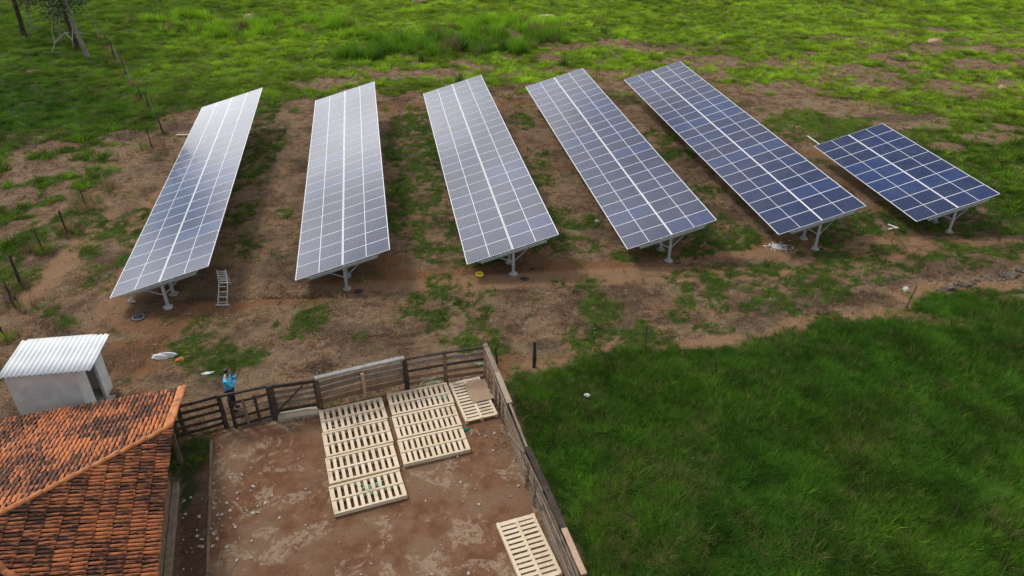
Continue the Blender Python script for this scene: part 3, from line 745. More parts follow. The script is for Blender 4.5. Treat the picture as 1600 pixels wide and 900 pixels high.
scatter('dead_grass', (-60, 84, 28, 100), 5, k_brown, far_t_dry := [tuft('dead_grass_%d' % i, 22, .2, .45, .035, .35, 60 + i) for i in range(3)],
        lambda x, y, r: .4 + .7 * r, lambda x, y, r: strawcol(x, y, r) * .75, seed=6, tilt=.2, label='brown dead grass between green patches of the far pasture', cat='dry grass')
# band of tall grass behind the middle tables, clump in the upper left corner
TALL = [(-38.5, 82, 2.4, 1.6), (-12, 77, 6, 2.2), (-5, 79, 7, 2.6), (-2, 74, 6, 2.2), (-9, 73.5, 8, 1.6), (2, 78, 4, 3), (-3, 84, 5, 1.6), (3.2, 84, 2.5, 1.5), (-30, 82, 5, 2.6), (-27, 86, 7, 2), (-34, 81.5, 2, 1.2), (-15, 72, 4, 1.2), (-20, 80, 4, 1.0), (-38, 88, 4, 2.5), (-17, 84, 3, 1)]
SINGLE = [(4.68, 68.4), (-.86, 73.1), (-4.3, 63.2), (1.0, 72.0), (-12.3, 71.6), (9.4, 79), (-8.3, 70.5), (-2.4, 72.2)]
def k_tall(x, y): return sstep(.42, .62, ells(x, y, TALL) * .62 + (fbm(x * .55, y * .55, 501) - .5) * 1.5)
rt = np.random.default_rng(9)
def tallcol(x, y, r):
    t = np.clip(sstep(74, 84, y) * .6 + .25 + (fbm(x * .6, y * .6, 503) - .5), 0, 1)
    c = mixc((.06, .18, .018), (.33, .56, .03), t) * r.uniform(.7, 1.2, (len(x), 1))
    d = (r.random(len(x)) < .12)[:, None]
    return np.where(d, np.array((.22, .17, .09))[None], c)
scatter('tall_grass', (-45, 14, 68, 92), 2.4, k_tall, tall_t, lambda x, y, r: .35 + .95 * r * fbm(x * .9, y * .9, 77) * 2, tallcol, seed=7, tilt=.1,
        label='band of tall tufted grass behind the middle solar tables', cat='tall grass')
for i, (x, y) in enumerate(SINGLE):
    s = tall_t[i % 3].data.copy()
    o = link('grass_clump', s, None, (x, y, gz(x, y) - .03), (0, 0, i * 1.3)); o.scale = (.95, .95, .95 + .1 * (i % 3))
    s.materials.clear(); 
    if 'clump' not in M_:
        t = NT('clump_blades'); M_['clump'] = t.fin(t.mix(t.rng(t.noise(9, 2, .5, t.pos()), .35, .7), (.03, .095, .018), (.075, .16, .03)), .6, .25)
    s.materials.append(M_['clump'])
    lab = ['isolated dark grass clump just beyond the far end of the fourth solar table', 'dark grass clump in front of the tall grass band, nearest the third table', 'dark grass clump right beside the far left corner of the third solar table',
           'grass clump at the right end of the tall grass band', 'grass clump beyond the far end of the second solar table', 'small grass clump standing farthest right in the pasture behind the fourth table', 'low grass clump left of the gap between second and third tables', 'grass clump close in front of the middle of the tall grass band'][i]
    tag(o, lab, 'grass clump', 'separate grass clumps behind the tables')

# ------------------------------------------------------------------ solar tables
ROWYAW, TILT, RSLOPE, PMOD = 0.17582, 0.262457, 0.011382, 1.154
MW, MH = 2.278, 1.138
def module_meshes():
    g = MB().mat(M_['panel'])
    g.box((0, 0, -.006), (MW - .01, MH - .01, .006))
    f = MB().mat(M_['alu'])
    t = .012; d = .036
    f.box((0, MH / 2 - t / 2, -d / 2), (MW, t, d)); f.box((0, -MH / 2 + t / 2, -d / 2), (MW, t, d))
    f.box((MW / 2 - t / 2, 0, -d / 2), (t, MH - 2 * t, d)); f.box((-MW / 2 + t / 2, 0, -d / 2), (t, MH - 2 * t, d))
    return g.mesh('solar_module'), f.mesh('module_frame')
ME_GLASS, ME_FRAME = module_meshes()
ME_POST = MB().mat(M_['steel']).bevbox((0, 0, .35), (.14, .09, 1.7), .012).mesh('post')
def rafter_mesh():
    m = MB().mat(M_['steel'])
    m.box((0, .027, 0), (3.3, .006, .12)); m.box((0, 0, .057), (3.3, .05, .006)); m.box((0, 0, -.057), (3.3, .05, .006)); m.box((0, -.023, .045), (3.3, .005, .02)); m.box((0, -.023, -.045), (3.3, .005, .02))
    return m.mesh('rafter')
ME_RAFTER = rafter_mesh()
ME_FOOT = None
def footing_mesh():
    m = MB().mat(M_['concrete']); pts = []
    r = random.Random(3); n = 14
    ring = [r.uniform(.18, .24) for _ in range(n)]
    vs = []
    for z, s in ((-.15, 1.05), (.05, 1.0), (.085, .86)):
        vs += [(ring[i] * s * math.cos(2 * PI * i / n), ring[i] * s * math.sin(2 * PI * i / n), z + r.uniform(-.008, .008)) for i in range(n)]
    vs.append((0, 0, .095))
    fs = [(k * n + i, k * n + (i + 1) % n, (k + 1) * n + (i + 1) % n, (k + 1) * n + i) for k in range(2) for i in range(n)]
    fs += [(2 * n + i, 2 * n + (i + 1) % n, 3 * n) for i in range(n)]
    return m.add(vs, fs).mesh('footing')
ME_FOOT = footing_mesh()
PUR = {}
def purlin_mesh(n):
    if n not in PUR:
        L = n * PMOD + .09
        m = MB().mat(M_['steel']); m.box((0, L / 2, .027), (.05, L, .005)); m.box((0, L / 2, -.027), (.05, L, .005)); m.box((.022, L / 2, 0), (.005, L, .05))
        PUR[n] = m.mesh('purlin')
    return PUR[n]
TABLES = [  # post base, height of the table plane over it, modules per column, label
    ((-15.626, 28.552), -.085, 1.448, 22, 'leftmost long solar table, with a dark blue patch mirrored midway, ladder beside it'),
    ((-7.796, 30.064), -.051, 1.389, 22, 'second long solar table from the left, pale lilac grey all over'),
    ((.035, 31.319), -.014, 1.447, 22, 'third long solar table, with a yellow ring lying at its near left foot'),
    ((7.750, 32.461), .024, 1.563, 22, 'fourth long solar table, grey at its far end and dark blue at the near end'),
    ((15.378, 33.551), .062, 1.724, 22, 'fifth long solar table, deep blue, white rubble heap at its near end'),
    ((23.074, 35.328), .093, 1.495, 9, 'short deep blue solar table at the far right, only nine modules long'),
]
def table(base, zb, h, n, label):
    x, y = base
    root = empty('solar_table', (x, y, zb), ROWYAW, label, 'solar table', 'solar tables in parallel rows')
    up = Matrix.Rotation(-TILT, 4, 'Y') @ Matrix.Rotation(RSLOPE, 4, 'X')
    O = Vector((-.0355 * 1 + .024, -.1286, h)) + Vector((0, 0, 0))
    ex = up.to_3x3() @ Vector((1, 0, 0)); ey = up.to_3x3() @ Vector((0, 1, 0)); ez = up.to_3x3() @ Vector((0, 0, 1))
    eu = up.to_euler()
    for k in range(n):
        for s in (-1, 1):
            c = O + ex * s * (MW / 2 + .01) + ey * (k + .5) * PMOD
            e2 = eu.copy()
            e2.x += random.gauss(0, .0012); e2.y += random.gauss(0, .0012)
            mo = link('solar_module', ME_GLASS, root, c, e2)
            link('frame', ME_FRAME, mo)
    for px in (-1.72, -.58, .58, 1.72):
        link('purlin', purlin_mesh(n), root, O + ex * px - ez * .067 - ey * .045, eu)
    posts = [0, 1.152, 5.3, 9.45, 13.6, 17.75, 21.9, 24.7] if n > 10 else [0, 1.152, 5.3, 9.6]
    for i, py in enumerate(posts):
        if i == 1 and False: continue
        top = O + ey * (py + .1286) - ez * .157
        c, s = math.cos(ROWYAW), math.sin(ROWYAW)
        wx, wy = x - s * py, y + c * py
        gl = gz(wx, wy) - zb
        link('rafter', ME_RAFTER, root, top - ey * (.15 if i == 0 else .065) + ez * (.02 if i == 0 else 0), eu)
        ph = top.z - .0 + .04
        p = link('post', ME_POST, root, (top.x, py, ph - 1.2))
        link('footing', ME_FOOT, root, (top.x, py, gl), (0, 0, py * 2))
        if i != 1:
            b = MB().mat(M_['steel'])
            mid = Vector((top.x, py - .05, (ph + gl) * .52))
            for sx in (-1, 1):
                a = top + ex * sx * .78 - ey * .04 - ez * .05
                bb = MB().mat(M_['steel']); bb.beam(mid, a, .035, .035, bev=.004)
                bb.build('brace', root)
    return root
for args in TABLES: table(*args)

# ------------------------------------------------------------------ tiled farm building
def v3(p2, z): return Vector((p2[0], p2[1], z))
BE = np.array([math.cos(math.radians(17)), math.sin(math.radians(17))]); BN = np.array([-BE[1], BE[0]])
P0 = np.array([-10.67, 17.70]); ZE = 2.60; ST = math.tan(math.radians(17.5)); W_E = 8.5; EXT = 3.3; WEST = 12.0
bld = empty('farm_building', v3(P0 - BN * 4, 0), 0, 'red clay tiled farm building with a hipped roof in the lower left corner', 'farm building')
roof_o = link('roof', None, None)
bpy.data.objects.remove(roof_o)
inv = Matrix.Translation(-bld.location)
def w2b(v): return Vector(v) - bld.location
# deck under the tiles (four slopes)
A_ = v3(P0 + BN * EXT, ZE - EXT * ST); P_NE = v3(P0, ZE); P_SE = v3(P0 - BN * W_E, ZE)
APX = v3(P0 - BN * W_E / 2 - BE * W_E / 2, ZE + W_E / 2 * ST)
RW = v3(P0 - BN * W_E / 2 - BE * WEST, ZE + W_E / 2 * ST)
NWl = v3(P0 + BN * EXT - BE * WEST, ZE - EXT * ST); SWl = v3(P0 - BN * W_E - BE * WEST, ZE)
deck = MB().mat(M_['tile_bed'])
def slab(poly, th=.05):
    poly = [w2b(p) for p in poly]; n = len(poly)
    lo = [p - Vector((0, 0, th)) for p in poly]
    deck.add(poly + lo, [tuple(range(n)), tuple(range(2 * n - 1, n - 1, -1))] + [(i, i + n, (i + 1) % n + n, (i + 1) % n) for i in range(n)])
slab([P_NE, APX, P_SE][::-1][::-1]); slab([A_, NWl, RW, APX, P_NE]); slab([P_SE, APX, RW, SWl])
roof = deck.build('roof', bld)
def tile_geom(tv, L=.45, r0=.060, r1=.048, n=5, th=.014):
    """one barrel tile; butt end at y=0, x across, z up"""
    vs = []
    for y, r, zo in ((0, r0, .036), (L, r1, .002)):
        for k in range(n + 1):
            a = PI * k / n
            vs.append((r * math.cos(a), y, r * .78 * math.sin(a) + zo))
        for k in range(n + 1):
            a = PI * k / n
            vs.append(((r - th) * math.cos(a), y, (r * .78 - th) * max(math.sin(a), 0) + zo))
    m = n + 1; fs = []
    for k in range(n): fs.append((k + 1, k, 2 * m + k, 2 * m + k + 1))
    for k in range(n): fs.append((k, k + 1, m + k + 1, m + k))
    for k in (0,): fs.append((0, m, 3 * m, 2 * m))
    fs.append((2 * m - 1, n, 2 * m + n, 4 * m - 1))
    return vs, fs
def set_tv(me, vals, uv=None):
    if uv is not None:
        b = me.attributes.new('tuv', 'FLOAT_VECTOR', 'POINT'); b.data.foreach_set('vector', [c for v in uv for c in v])
    a = me.attributes.new('tv', 'FLOAT', 'POINT'); a.data.foreach_set('value', vals)
NV = 16
TILE_ME = []
tvals = [0, .05, .1, .16, .22, .28, .34, .4, .48, .55, .63, .7, .78, .86, .93, 1.0]
tgeo = [tile_geom(v, r0=.056 + .006 * random.random(), r1=.045 + .005 * random.random()) for v in tvals]
for v, (vs, fs) in zip(tvals, tgeo):
    m = MB().mat(M_['tile']); m.add(vs, fs, True); me = m.mesh('roof_tile'); set_tv(me, [v] * len(vs), [(a + v * 3, b, v * 5) for a, b, _ in vs]); TILE_ME.append(me)
tiles = []   # (matrix, variant)
def face(origin, along, uph, nx, nt, inside, sp=.1365, ex=.40):
    """along, uph: unit plan vectors; up the slope the height rises by ST per metre of plan"""
    cs = 1 / math.sqrt(1 + ST * ST)
    Yd = Vector((uph[0], uph[1], ST)) * cs
    Xd = Vector((along[0], along[1], 0)); Zd = Xd.cross(Yd)
    if Zd.z < 0: Xd = -Xd; Zd = -Zd
    for i in range(nx):
        for j in range(nt):
            s = (i + .5) * sp; t = j * ex * cs
            if not inside(s, t + .12): continue
            p = Vector(origin) + Vector((along[0], along[1], 0)) * (s + random.uniform(-.008, .008)) + Yd * (j * ex - .05 + random.uniform(-.016, .016)) + Zd * (.012 + random.uniform(0, .008))
            mt = Matrix((Xd, Yd, Zd)).transposed().to_4x4(); mt.translation = p
            mt = mt @ Matrix.Rotation(random.gauss(0, .022), 4, 'Z') @ Matrix.Rotation(random.gauss(0, .008), 4, 'X')
            # lichen comes in runs: neighbours alike
            q = .55 * float(vnoise(np.array([p.x * 1.3]), np.array([p.y * 1.3]), 9)[0]) + .45 * random.random()
            tiles.append((mt, min(NV - 1, max(0, int(((q - .5) * 1.5 + .5) * NV)))))
face(P_NE, -BN, -BE, 63, 12, lambda s, t: t < s - .02 and t < W_E - s - .02)
face(A_, -BE, -BN, 88, 20, lambda s, t: t < 7.5 and (t < EXT or s > t - EXT + .05))
face(P_SE, -BE, BN, 88, 11, lambda s, t: t < 4.2 and s > t + .05)
camv = Vector((0, 0, CAMH))
def in_view(p):
    d = p - camv; z = d.dot(fwd)
    return abs(d.dot(r2) / z) < .70 and abs(d.dot(u2) / z) < .40
tiles.sort(key=lambda q: (0 if in_view(q[0].translation) else 1, (q[0].translation - camv).length))
rest = MB().mat(M_['tile']); rtv = []; ruv = []
for k, (mt, vi) in enumerate(tiles):
    ml = Matrix.Translation(-bld.location) @ mt
    if k < 290:
        o = link('roof_tile', TILE_ME[vi], roof); o.matrix_local = ml
    else:
        vs, fs = tgeo[vi]
        rest.add([ml @ Vector(v) for v in vs], fs, True); rtv += [tvals[vi]] * len(vs); q_ = random.random() * 8; ruv += [(a + q_, b, q_ * 2) for a, b, _ in vs]
me = rest.mesh('roof_tiles'); set_tv(me, rtv, ruv); o = link('roof_tiles', me, roof); tag(o, kind='stuff')
# ridge, hip and verge caps
def caps(a, b, name, ex=.46, r=.10, lift=.02):
    a, b = w2b(a), w2b(b); d = (b - a); L = d.length; d.normalize()
    n = int(L / ex)
    X = Vector((0, 0, 1)).cross(d).normalized() * -1; Z = X.cross(d)
    if Z.z < 0: X = -X; Z = -Z
    for i in range(n + 1):
        vs, fs = tile_geom(0, ex + .07, r * random.uniform(.95, 1.08), r * .82, 6, .018)
        m = MB().mat(M_['tile_ridge']); m.add(vs, fs, True)
        if i % 1 == 0:   # bedding mortar lump at each joint
            m.mat(M_['concrete']); m.tube([(-.07, .02, .02), (0, .03, .075), (.07, .02, .02)], [.022, .03, .022], 5)
        o = m.build(name, roof)
        mt = Matrix((X, d, Z)).transposed().to_4x4(); mt.translation = a + d * (i * ex - .03) + Z * (lift + random.uniform(0, .012))
        o.matrix_local = mt @ Matrix.Rotation(random.gauss(0, .03), 4, 'Z')
caps(P_NE + Vector((0, 0, .02)), APX, 'hip_cap'); caps(P_SE, APX, 'hip_cap'); caps(APX, RW, 'ridge_cap')
caps(v3(P0 + BN * EXT - BE * .03, ZE - EXT * ST), v3(P0 - BE * .03, ZE), 'verge_cap', .4, .095, .03)
caps(v3(P0 + BN * EXT - BE * .15, ZE - EXT * ST), v3(P0 - BE * .15, ZE), 'verge_cap', .4, .09, .02)
# tip tile standing up at the corner
# body: half walls, posts, beams, kerb
def bb(e, n, z, d, mat, name, parent=bld, jit=0):
    """box centred at building coordinates: e metres east of P0, n metres north"""
    p = w2b(v3(P0 + BE * e + BN * n, z))
    m = MB().mat(mat); m.bevbox((0, 0, 0), d, .015, None, jit); return m.build(name, parent, p, (0, 0, math.radians(17)))
bb(-.62, -4.25, .55, (.16, 8.3, 1.1), M_['brown_wood'], 'half_wall', jit=.006)
bb(-.56, -4.25, 1.13, (.24, 8.3, .06), M_['brown_wood'], 'wall_cap', jit=.008)
bb(-.40, -4.25, .10, (.20, 8.6, .3), plain('mud_stained_kerb', (.2, .15, .1), (.32, .26, .19), 6), 'kerb', jit=.03)
for n_ in (-.35, -2.3, -4.3, -6.3, -8.2):
    bb(-.62, n_, 1.28, (.17, .17, 2.62), M_['post_wood'], 'post', jit=.006)
    a = w2b(v3(P0 + BE * -.62 + BN * (n_ + .02), 1.75)); b = w2b(v3(P0 + BE * -.15 + BN * (n_ + .6), 2.48))
    MB().mat(M_['post_wood']).beam(a, b, .07, .07, .004).build('brace', bld)
bb(-.62, -4.25, 2.54, (.12, 8.4, .14), M_['brown_wood'], 'eave_beam')
bb(-.06, -4.25, 2.50, (.03, 8.5, .10), M_['brown_wood'], 'fascia_board', jit=.003)
for n_, hh in ((1.2, 2.1), (2.9, 1.55)):
    bb(-.35, n_, hh / 2, (.15, .15, hh), M_['post_wood'], 'post', jit=.006)
bb(-6.2, 2.8, .7, (11.4, .15, 1.4), M_['brown_wood'], 'wall'); bb(-6.2, -8.1, 1.2, (11.2, .15, 2.4), M_['brown_wood'], 'wall')
bb(-11.7, -2.7, 1.0, (.15, 10.8, 2.0), M_['brown_wood'], 'wall')
for j in range(10):   # rafter ends under the east eave
    bb(-.3, -.5 - j * .83, 2.555 - .0, (.62, .05, .07), M_['brown_wood'], 'rafter_end')

# ------------------------------------------------------------------ small rendered shed
SY = math.radians(8); SE_ = np.array([math.cos(SY), math.sin(SY)]); SN = np.array([-math.sin(SY), math.cos(SY)])
R_ = np.array([-15.57, 22.91]); SC = R_ - SN * 2.22
shed = empty('shed', v3(SC - SE_ * 1.15 + SN * 1.0, gz(*SC) - .05), SY, 'small grey rendered shed with a white corrugated roof and a dark doorway', 'shed')
sh = shed.location
def sb(e, n, z, d, mat, name, parent=shed, jit=0):
    p = np.array([0, 0]); m = MB().mat(mat); m.bevbox((0, 0, 0), d, .012, None, jit)
    return m.build(name, parent, (1.15 + e, -1.0 + n, z))
HS = 2.545
sb(-1.15, .06, HS / 2, (2.3, .12, HS), M_['render'], 'wall')
sb(-1.15, 2.16, HS / 2, (2.3, .12, HS), M_['render'], 'wall')
sb(-2.24, 1.11, HS / 2, (.12, 1.98, HS), M_['render'], 'wall')
sb(-.06, .42, HS / 2, (.12, .60, HS), M_['render'], 'wall'); sb(-.06, 1.81, HS / 2, (.12, .58, HS), M_['render'], 'wall')
sb(-.06, 1.12, 2.33, (.12, .80, .28), M_['render'], 'lintel')
sb(-1.15, 1.11, .03, (2.1, 1.98, .1), M_['concrete'], 'floor_slab')
sb(.12, 1.15, .02, (.3, .95, .12), M_['concrete'], 'doorstep')
def corr():
    m = MB().mat(M_['shedroof']); W, D = 3.03, 2.16; nw = 18; per = 8; n = nw * per
    vs = []
    for off in (0, -.012):
        for j in range(4):
            for i in range(n + 1):
                x = W * i / n
                vs.append((x, D * j / 3, .028 * math.sin(2 * PI * i / per) + off))
    w = n + 1; fs = []
    for j in range(3):
        for i in range(n):
            a = j * w + i; fs.append((a, a + 1, a + w + 1, a + w)); b = a + 4 * w; fs.append((b, b + w, b + w + 1, b + 1))
    for i in range(n):
        fs.append((i, 4 * w + i, 4 * w + i + 1, i + 1)); q = 3 * w + i; fs.append((q, q + 1, 4 * w + q + 1, 4 * w + q))
    for j in range(3):
        q = j * w; fs.append((q, q + w, q + w + 4 * w, q + 4 * w)); q = j * w + n; fs.append((q, q + 4 * w, q + 5 * w, q + w))
    return m.add(vs, fs, True)
ro = corr().build('corrugated_roof', shed)
ro.matrix_parent_inverse = Matrix.Identity(4)
org = Vector((-17.60, 20.20, 2.585)) - sh
lo = Matrix.Rotation(-SY, 3, 'Z') @ org
ro.location = lo; ro.rotation_euler = (.009, 0, 0)
p = MB().mat(plain('faded_yellow_mark', (.62, .6, .42), (.7, .7, .6), 10)); 
sb(-1.1, .1, 2.505, (2.9, .06, .05), M_['brown_wood'], 'batten'); sb(-1.1, 2.05, 2.505, (2.9, .06, .05), M_['brown_wood'], 'batten')

# ------------------------------------------------------------------ corral fences
def G3(p, z=0): return Vector((p[0], p[1], gz(p[0], p[1]) + z))
def lerp(a, b, t): return (a[0] + (b[0] - a[0]) * t, a[1] + (b[1] - a[1]) * t)
def fpost(root, p, h, w, mat, name='post', lean=(0, 0)):
    a = G3(p, -.2) - root.location; b = G3(p, h) + Vector((lean[0], lean[1], 0)) - root.location
    m = MB().mat(mat); m.tube([a, a.lerp(b, .5) + Vector((random.uniform(-.015, .015), random.uniform(-.015, .015), 0)), b], [w * .55, w * .5, w * .46], 8, smooth=False)
    return m.build(name, root)
def rail(root, a, b, za, zb, h, t, mat, name='rail', off=0.0, jit=.006):
    d = Vector((b[0] - a[0], b[1] - a[1], 0)).normalized(); nrm = Vector((d.y, -d.x, 0)) * off
    A = G3(a, za) + nrm - root.location; B = G3(b, zb) + nrm - root.location
    m = MB().mat(mat); m.beam(A, B, t, h, jit); return m.build(name, root)
DW, GW, PW, TW, BW, OW = (M_[k] for k in ('dark_wood', 'grey_wood', 'pale_wood', 'tan_wood', 'brown_wood', 'post_wood'))
F = FN
def froot(name, p, label, cat, group=None): return empty(name, G3(p), 0, label, cat, group)
# west run, dark rails next to the tiled roof
w0 = (-12.35, 19.62)
r = froot('rail_fence', F['p1'], 'dark five rail fence between the tiled roof and the small gate', 'fence', 'wooden corral fences')
fpost(r, F['p1'], 1.52, .17, DW)
fpost(r, w0, 1.4, .15, DW)
for z, e in ((1.38, .03), (1.08, .0), (.77, .02), (.46, -.02), (.16, .02)): rail(r, w0, F['p1'], z, z + e, .125, .045, DW, off=-.07, jit=.01)
# small gate the man stands behind
r = froot('wicket_gate', F['p2'], 'small dark wooden gate with two upright slats, right where the man stands', 'gate')
fpost(r, F['p2'], 1.38, .12, DW, 'gate_post')
rail(r, F['p1'], F['big'], 1.46, 1.5, .09, .10, DW, 'top_rail', jit=.01)
for z in (1.16, .5, .14): rail(r, F['p2'], F['big'], z, z + .02, .10, .035, DW, off=.05, jit=.008)
rail(r, lerp(F['p2'], F['big'], .1), lerp(F['p2'], F['big'], .95), .84, .86, .06, .03, GW, off=.05)
rail(r, lerp(F['p2'], F['big'], .1), lerp(F['p2'], F['big'], .95), .02, .03, .14, .03, GW, off=.06)
for t in (.33, .62):
    p = lerp(F['p2'], F['big'], t); m = MB().mat(GW if t < .5 else DW); m.beam(G3(p, .08) - r.location + Vector((.03, -.1, 0)), G3(p, 1.28) - r.location + Vector((0, -.08, 0)), .11, .03, .004); m.build('slat', r)
m = MB().mat(M_['steel'])
# thick gate post and the wide gate with wires
r = froot('wide_gate', F['big'], 'low wide gate of grey boards with a diagonal strut, beside the thickest dark post', 'gate')
fpost(r, F['big'], 1.55, .30, DW, 'gate_post')
rail(r, lerp(F['big'], F['rL'], .06), F['rL'], 1.42, 1.40, .12, .09, DW, 'top_rail', jit=.012)
rail(r, lerp(F['big'], F['rL'], .04), lerp(F['big'], F['rL'], .97), .30, .34, .15, .07, DW, 'bottom_rail', jit=.012)
for z in (1.12, .86, .60): rail(r, lerp(F['big'], F['rL'], .06), F['rL'], z, z + .02, .15, .02, GW, 'board', off=-.03, jit=.006)
rail(r, lerp(F['big'], F['rL'], .1), lerp(F['big'], F['rL'], .7), .36, 1.3, .05, .03, DW, 'strut', off=.04)
fpost(r, lerp(F['big'], F['rL'], .96), 1.30, .14, DW, 'gate_post')
m = MB().mat(plain('pale_mortar', (.42, .33, .24), (.52, .42, .32), 8)); m.beam(G3(lerp(F['big'], F['rL'], .05), .06) - r.location + Vector((.05, -.1, 0)), G3(lerp(F['big'], F['rL'], .98), .06) - r.location + Vector((.05, -.1, 0)), .42, .2, .02, .03); m.build('sill', r)
# board fence with the bleached cap
r = froot('board_fence', F['rL'], 'board fence with a thick bleached cap rail behind the left pallets', 'fence', 'wooden corral fences')
fpost(r, F['rL'], 1.45, .19, OW); fpost(r, F['mid'], 1.2, .15, TW); fpost(r, F['rM'], 1.42, .19, DW)
rail(r, lerp(F['rL'], F['rM'], -.01), F['rM'], 1.52, 1.52, .09, .19, PW, 'cap_rail', jit=.008)
for a, b in ((F['rL'], F['mid']), (F['mid'], F['rM'])):
    for z, hh in ((1.16, .2), (.90, .23), (.62, .25), (.34, .23)): rail(r, a, b, z, z + random.uniform(-.02, .02), hh, .028, GW if z > .7 else BW, 'board', off=-.08, jit=.006)
# right run of the north fence
r = froot('pole_fence', F['rM2'], 'thin topped fence of gapped rails behind the right pallets up to the corner', 'fence', 'wooden corral fences')
fpost(r, F['rM2'], 1.45, .15, OW); fpost(r, F['cor'], 1.55, .2, GW)
for a, b in ((F['rM'], F['rM2']), (F['rM2'], F['cor'])):
    rail(r, a, b, 1.44, 1.46, .07, .09, DW, 'top_rail', jit=.012)
    for z, mm, hh in ((1.12, GW, .17), (.80, DW, .12), (.48, BW, .16), (.20, BW, .16)): rail(r, a, b, z, z + random.uniform(-.03, .03), hh, .03, mm, off=-.07, jit=.008)
# east fence, seen from above
r = froot('side_fence', FE[2], 'long fence down the right side of the yard with caps of different wood', 'fence', 'wooden corral fences')
capm = [GW, TW, GW, DW, DW, TW]
capm[1] = plain('sand_wood', (.36, .28, .2), (.44, .35, .26), 8); 
for i, p in enumerate(FE):
    if i: fpost(r, p, 1.42, .16, OW if i in (1, 6) else DW)
for i in range(6):
    a, b = FE[i], FE[i + 1]
    if i != 2:
        rail(r, a, lerp(a, b, .99), 1.50, 1.50, .055, .19 if i != 5 else .17, capm[i], 'cap_rail', jit=.006)
    else:
        rail(r, a, b, 1.46, 1.42, .06, .07, GW, 'cap_rail', jit=.01); rail(r, lerp(a, b, .05), lerp(a, b, 1), .25, 1.3, .1, .025, GW, 'strut', off=.12)
    for z, hh in ((1.22, .14), (.95, .14), (.68, .15), (.42, .14), (.17, .15)):
        rail(r, a, b, z + random.uniform(-.02, .02), z + random.uniform(-.04, .03), hh, .028, random.choice([GW, BW, GW, OW]), 'board', off=.085, jit=.008)
    for k in range(4):
        t = random.uniform(.1, .9); pa = lerp(a, b, t); pb = lerp(a, b, t + random.uniform(-.12, .12))
        if i in (0, 1, 3): m = MB().mat(BW if k % 2 else GW); m.beam(G3(pa, .05) - r.location + Vector((-.16, 0, 0)), G3(pb, 1.25) - r.location + Vector((-.1, 0, 0)), .03, .07, .004); m.build('slat', r)

# ------------------------------------------------------------------ pasture fence posts with wire
def wirepost(name, p, h, w, mat, lean, label, cat='fence post', group=None):
    root = G3(p, -.15)
    m = MB().mat(mat); k = 5; pts = []; rad = []
    rr = random.Random(int(p[0] * 100) + int(p[1] * 10))
    for i in range(k + 1):
        t = i / k
        pts.append((lean[0] * t + rr.uniform(-.02, .02), lean[1] * t + rr.uniform(-.02, .02), (h + .15) * t)); rad.append(w * .8 * (.6 - .15 * t) * rr.uniform(.85, 1.15))
    m.tube(pts, rad, 8, smooth=False)
    o = m.build(name, None, root); tag(o, label, cat, group); return o
LPW = [(.95, .07, 'pale'), (1.1, .08, 'd'), (1.4, .12, 'd'), (1.2, .10, 'd'), (1.7, .16, 'd'), (1.45, .1, 'd'), (1.3, .1, 'd'), (1.5, .1, 'd'), (1.6, .13, 'd'), (1.25, .1, 'd'), (1.3, .1, 'd'), (1.4, .1, 'pale'), (1.4, .1, 'd'), (1.5, .12, 'pale'), (1.5, .11, 'd'), (1.4, .1, 'd'), (1.5, .12, 'pale'), (1.4, .1, 'pale'), (1.4, .1, 'd')]
LLAB = ['short pale grey stake, the whitest of the left pasture fence posts below the corner', 'thin dark leaning post just below and left of the pale stake', 'dark post beside a round green bush tuft on the left slope', 'thin dark stake left of the brown bank, between two stouter posts',
        'stoutest dark post of the left fence, leaning, near the left picture edge', 'crooked thin dark post directly below the stoutest leaning post', 'half hidden dark post at the very left edge above the white shed roof',
        'dark post at the fence corner, nearer of the pair left of the first solar table', 'thick dark corner post with brown grass heaped at its foot', 'dark post just above the fence corner', 'second dark post above the fence corner', 'pale post, nearest of the pale ones on the green slope', 'dark post between two pale ones on the green slope',
        'pale broad post, middle of the run down the green slope', 'dark post above the broad pale one on the slope', 'dark post just below the dark grass clump', 'pale post beside the dark grass clump at the top of the slope', 'pale post at the upper left near the leaning trees', 'farthest dark post at the top edge right of the trees']
pale_post = plain('silvered_post_wood', (.3, .28, .25), (.42, .4, .36), 10, .85, .2, 0, .3)
for p, (h, w, k), lab in zip(LP, LPW, LLAB):
    wirepost('fence_post', p, h, w, pale_post if k == 'pale' else DW, (random.uniform(-.12, .04), random.uniform(-.1, .1)), lab, 'fence post', 'posts of the left pasture fence')
order = sorted(range(len(LP)), key=lambda i: LP[i][1])
m = MB().mat(plain('rusty_wire', (.08, .06, .05), (.13, .1, .08), 9)); base = G3(LP[order[0]])
for z in (.5, .85, 1.15):
    m.tube([G3(LP[i], z * min(1, LPW[i][0] / 1.25)) - base for i in order], .0035, 4)
o = m.build('wire', None, base); tag(o, 'thin barbed wire strung along the left pasture fence posts', 'barbed wire')
o = wirepost('fence_post', PT['free1'], 1.26, .17, DW, (.02, 0), 'stout dark post standing alone where the meadow grass begins, right of the corral corner', group='lone posts along the meadow edge')
wirepost('fence_post', PT['free2'], 1.32, .09, OW, (-.05, .03), 'thin post between bare soil and meadow, middle of the three along the edge', group='lone posts along the meadow edge')
o = wirepost('fence_post', PT['free3'], 1.12, .09, OW, (.22, .05), 'thin leaning post with a pale stone behind it at the right meadow edge', group='lone posts along the meadow edge')
wirepost('fence_post', PT['free0'], 1.02, .1, DW, (-.03, 0), 'short dark post just outside the top right corner of the corral', group='lone posts along the meadow edge')

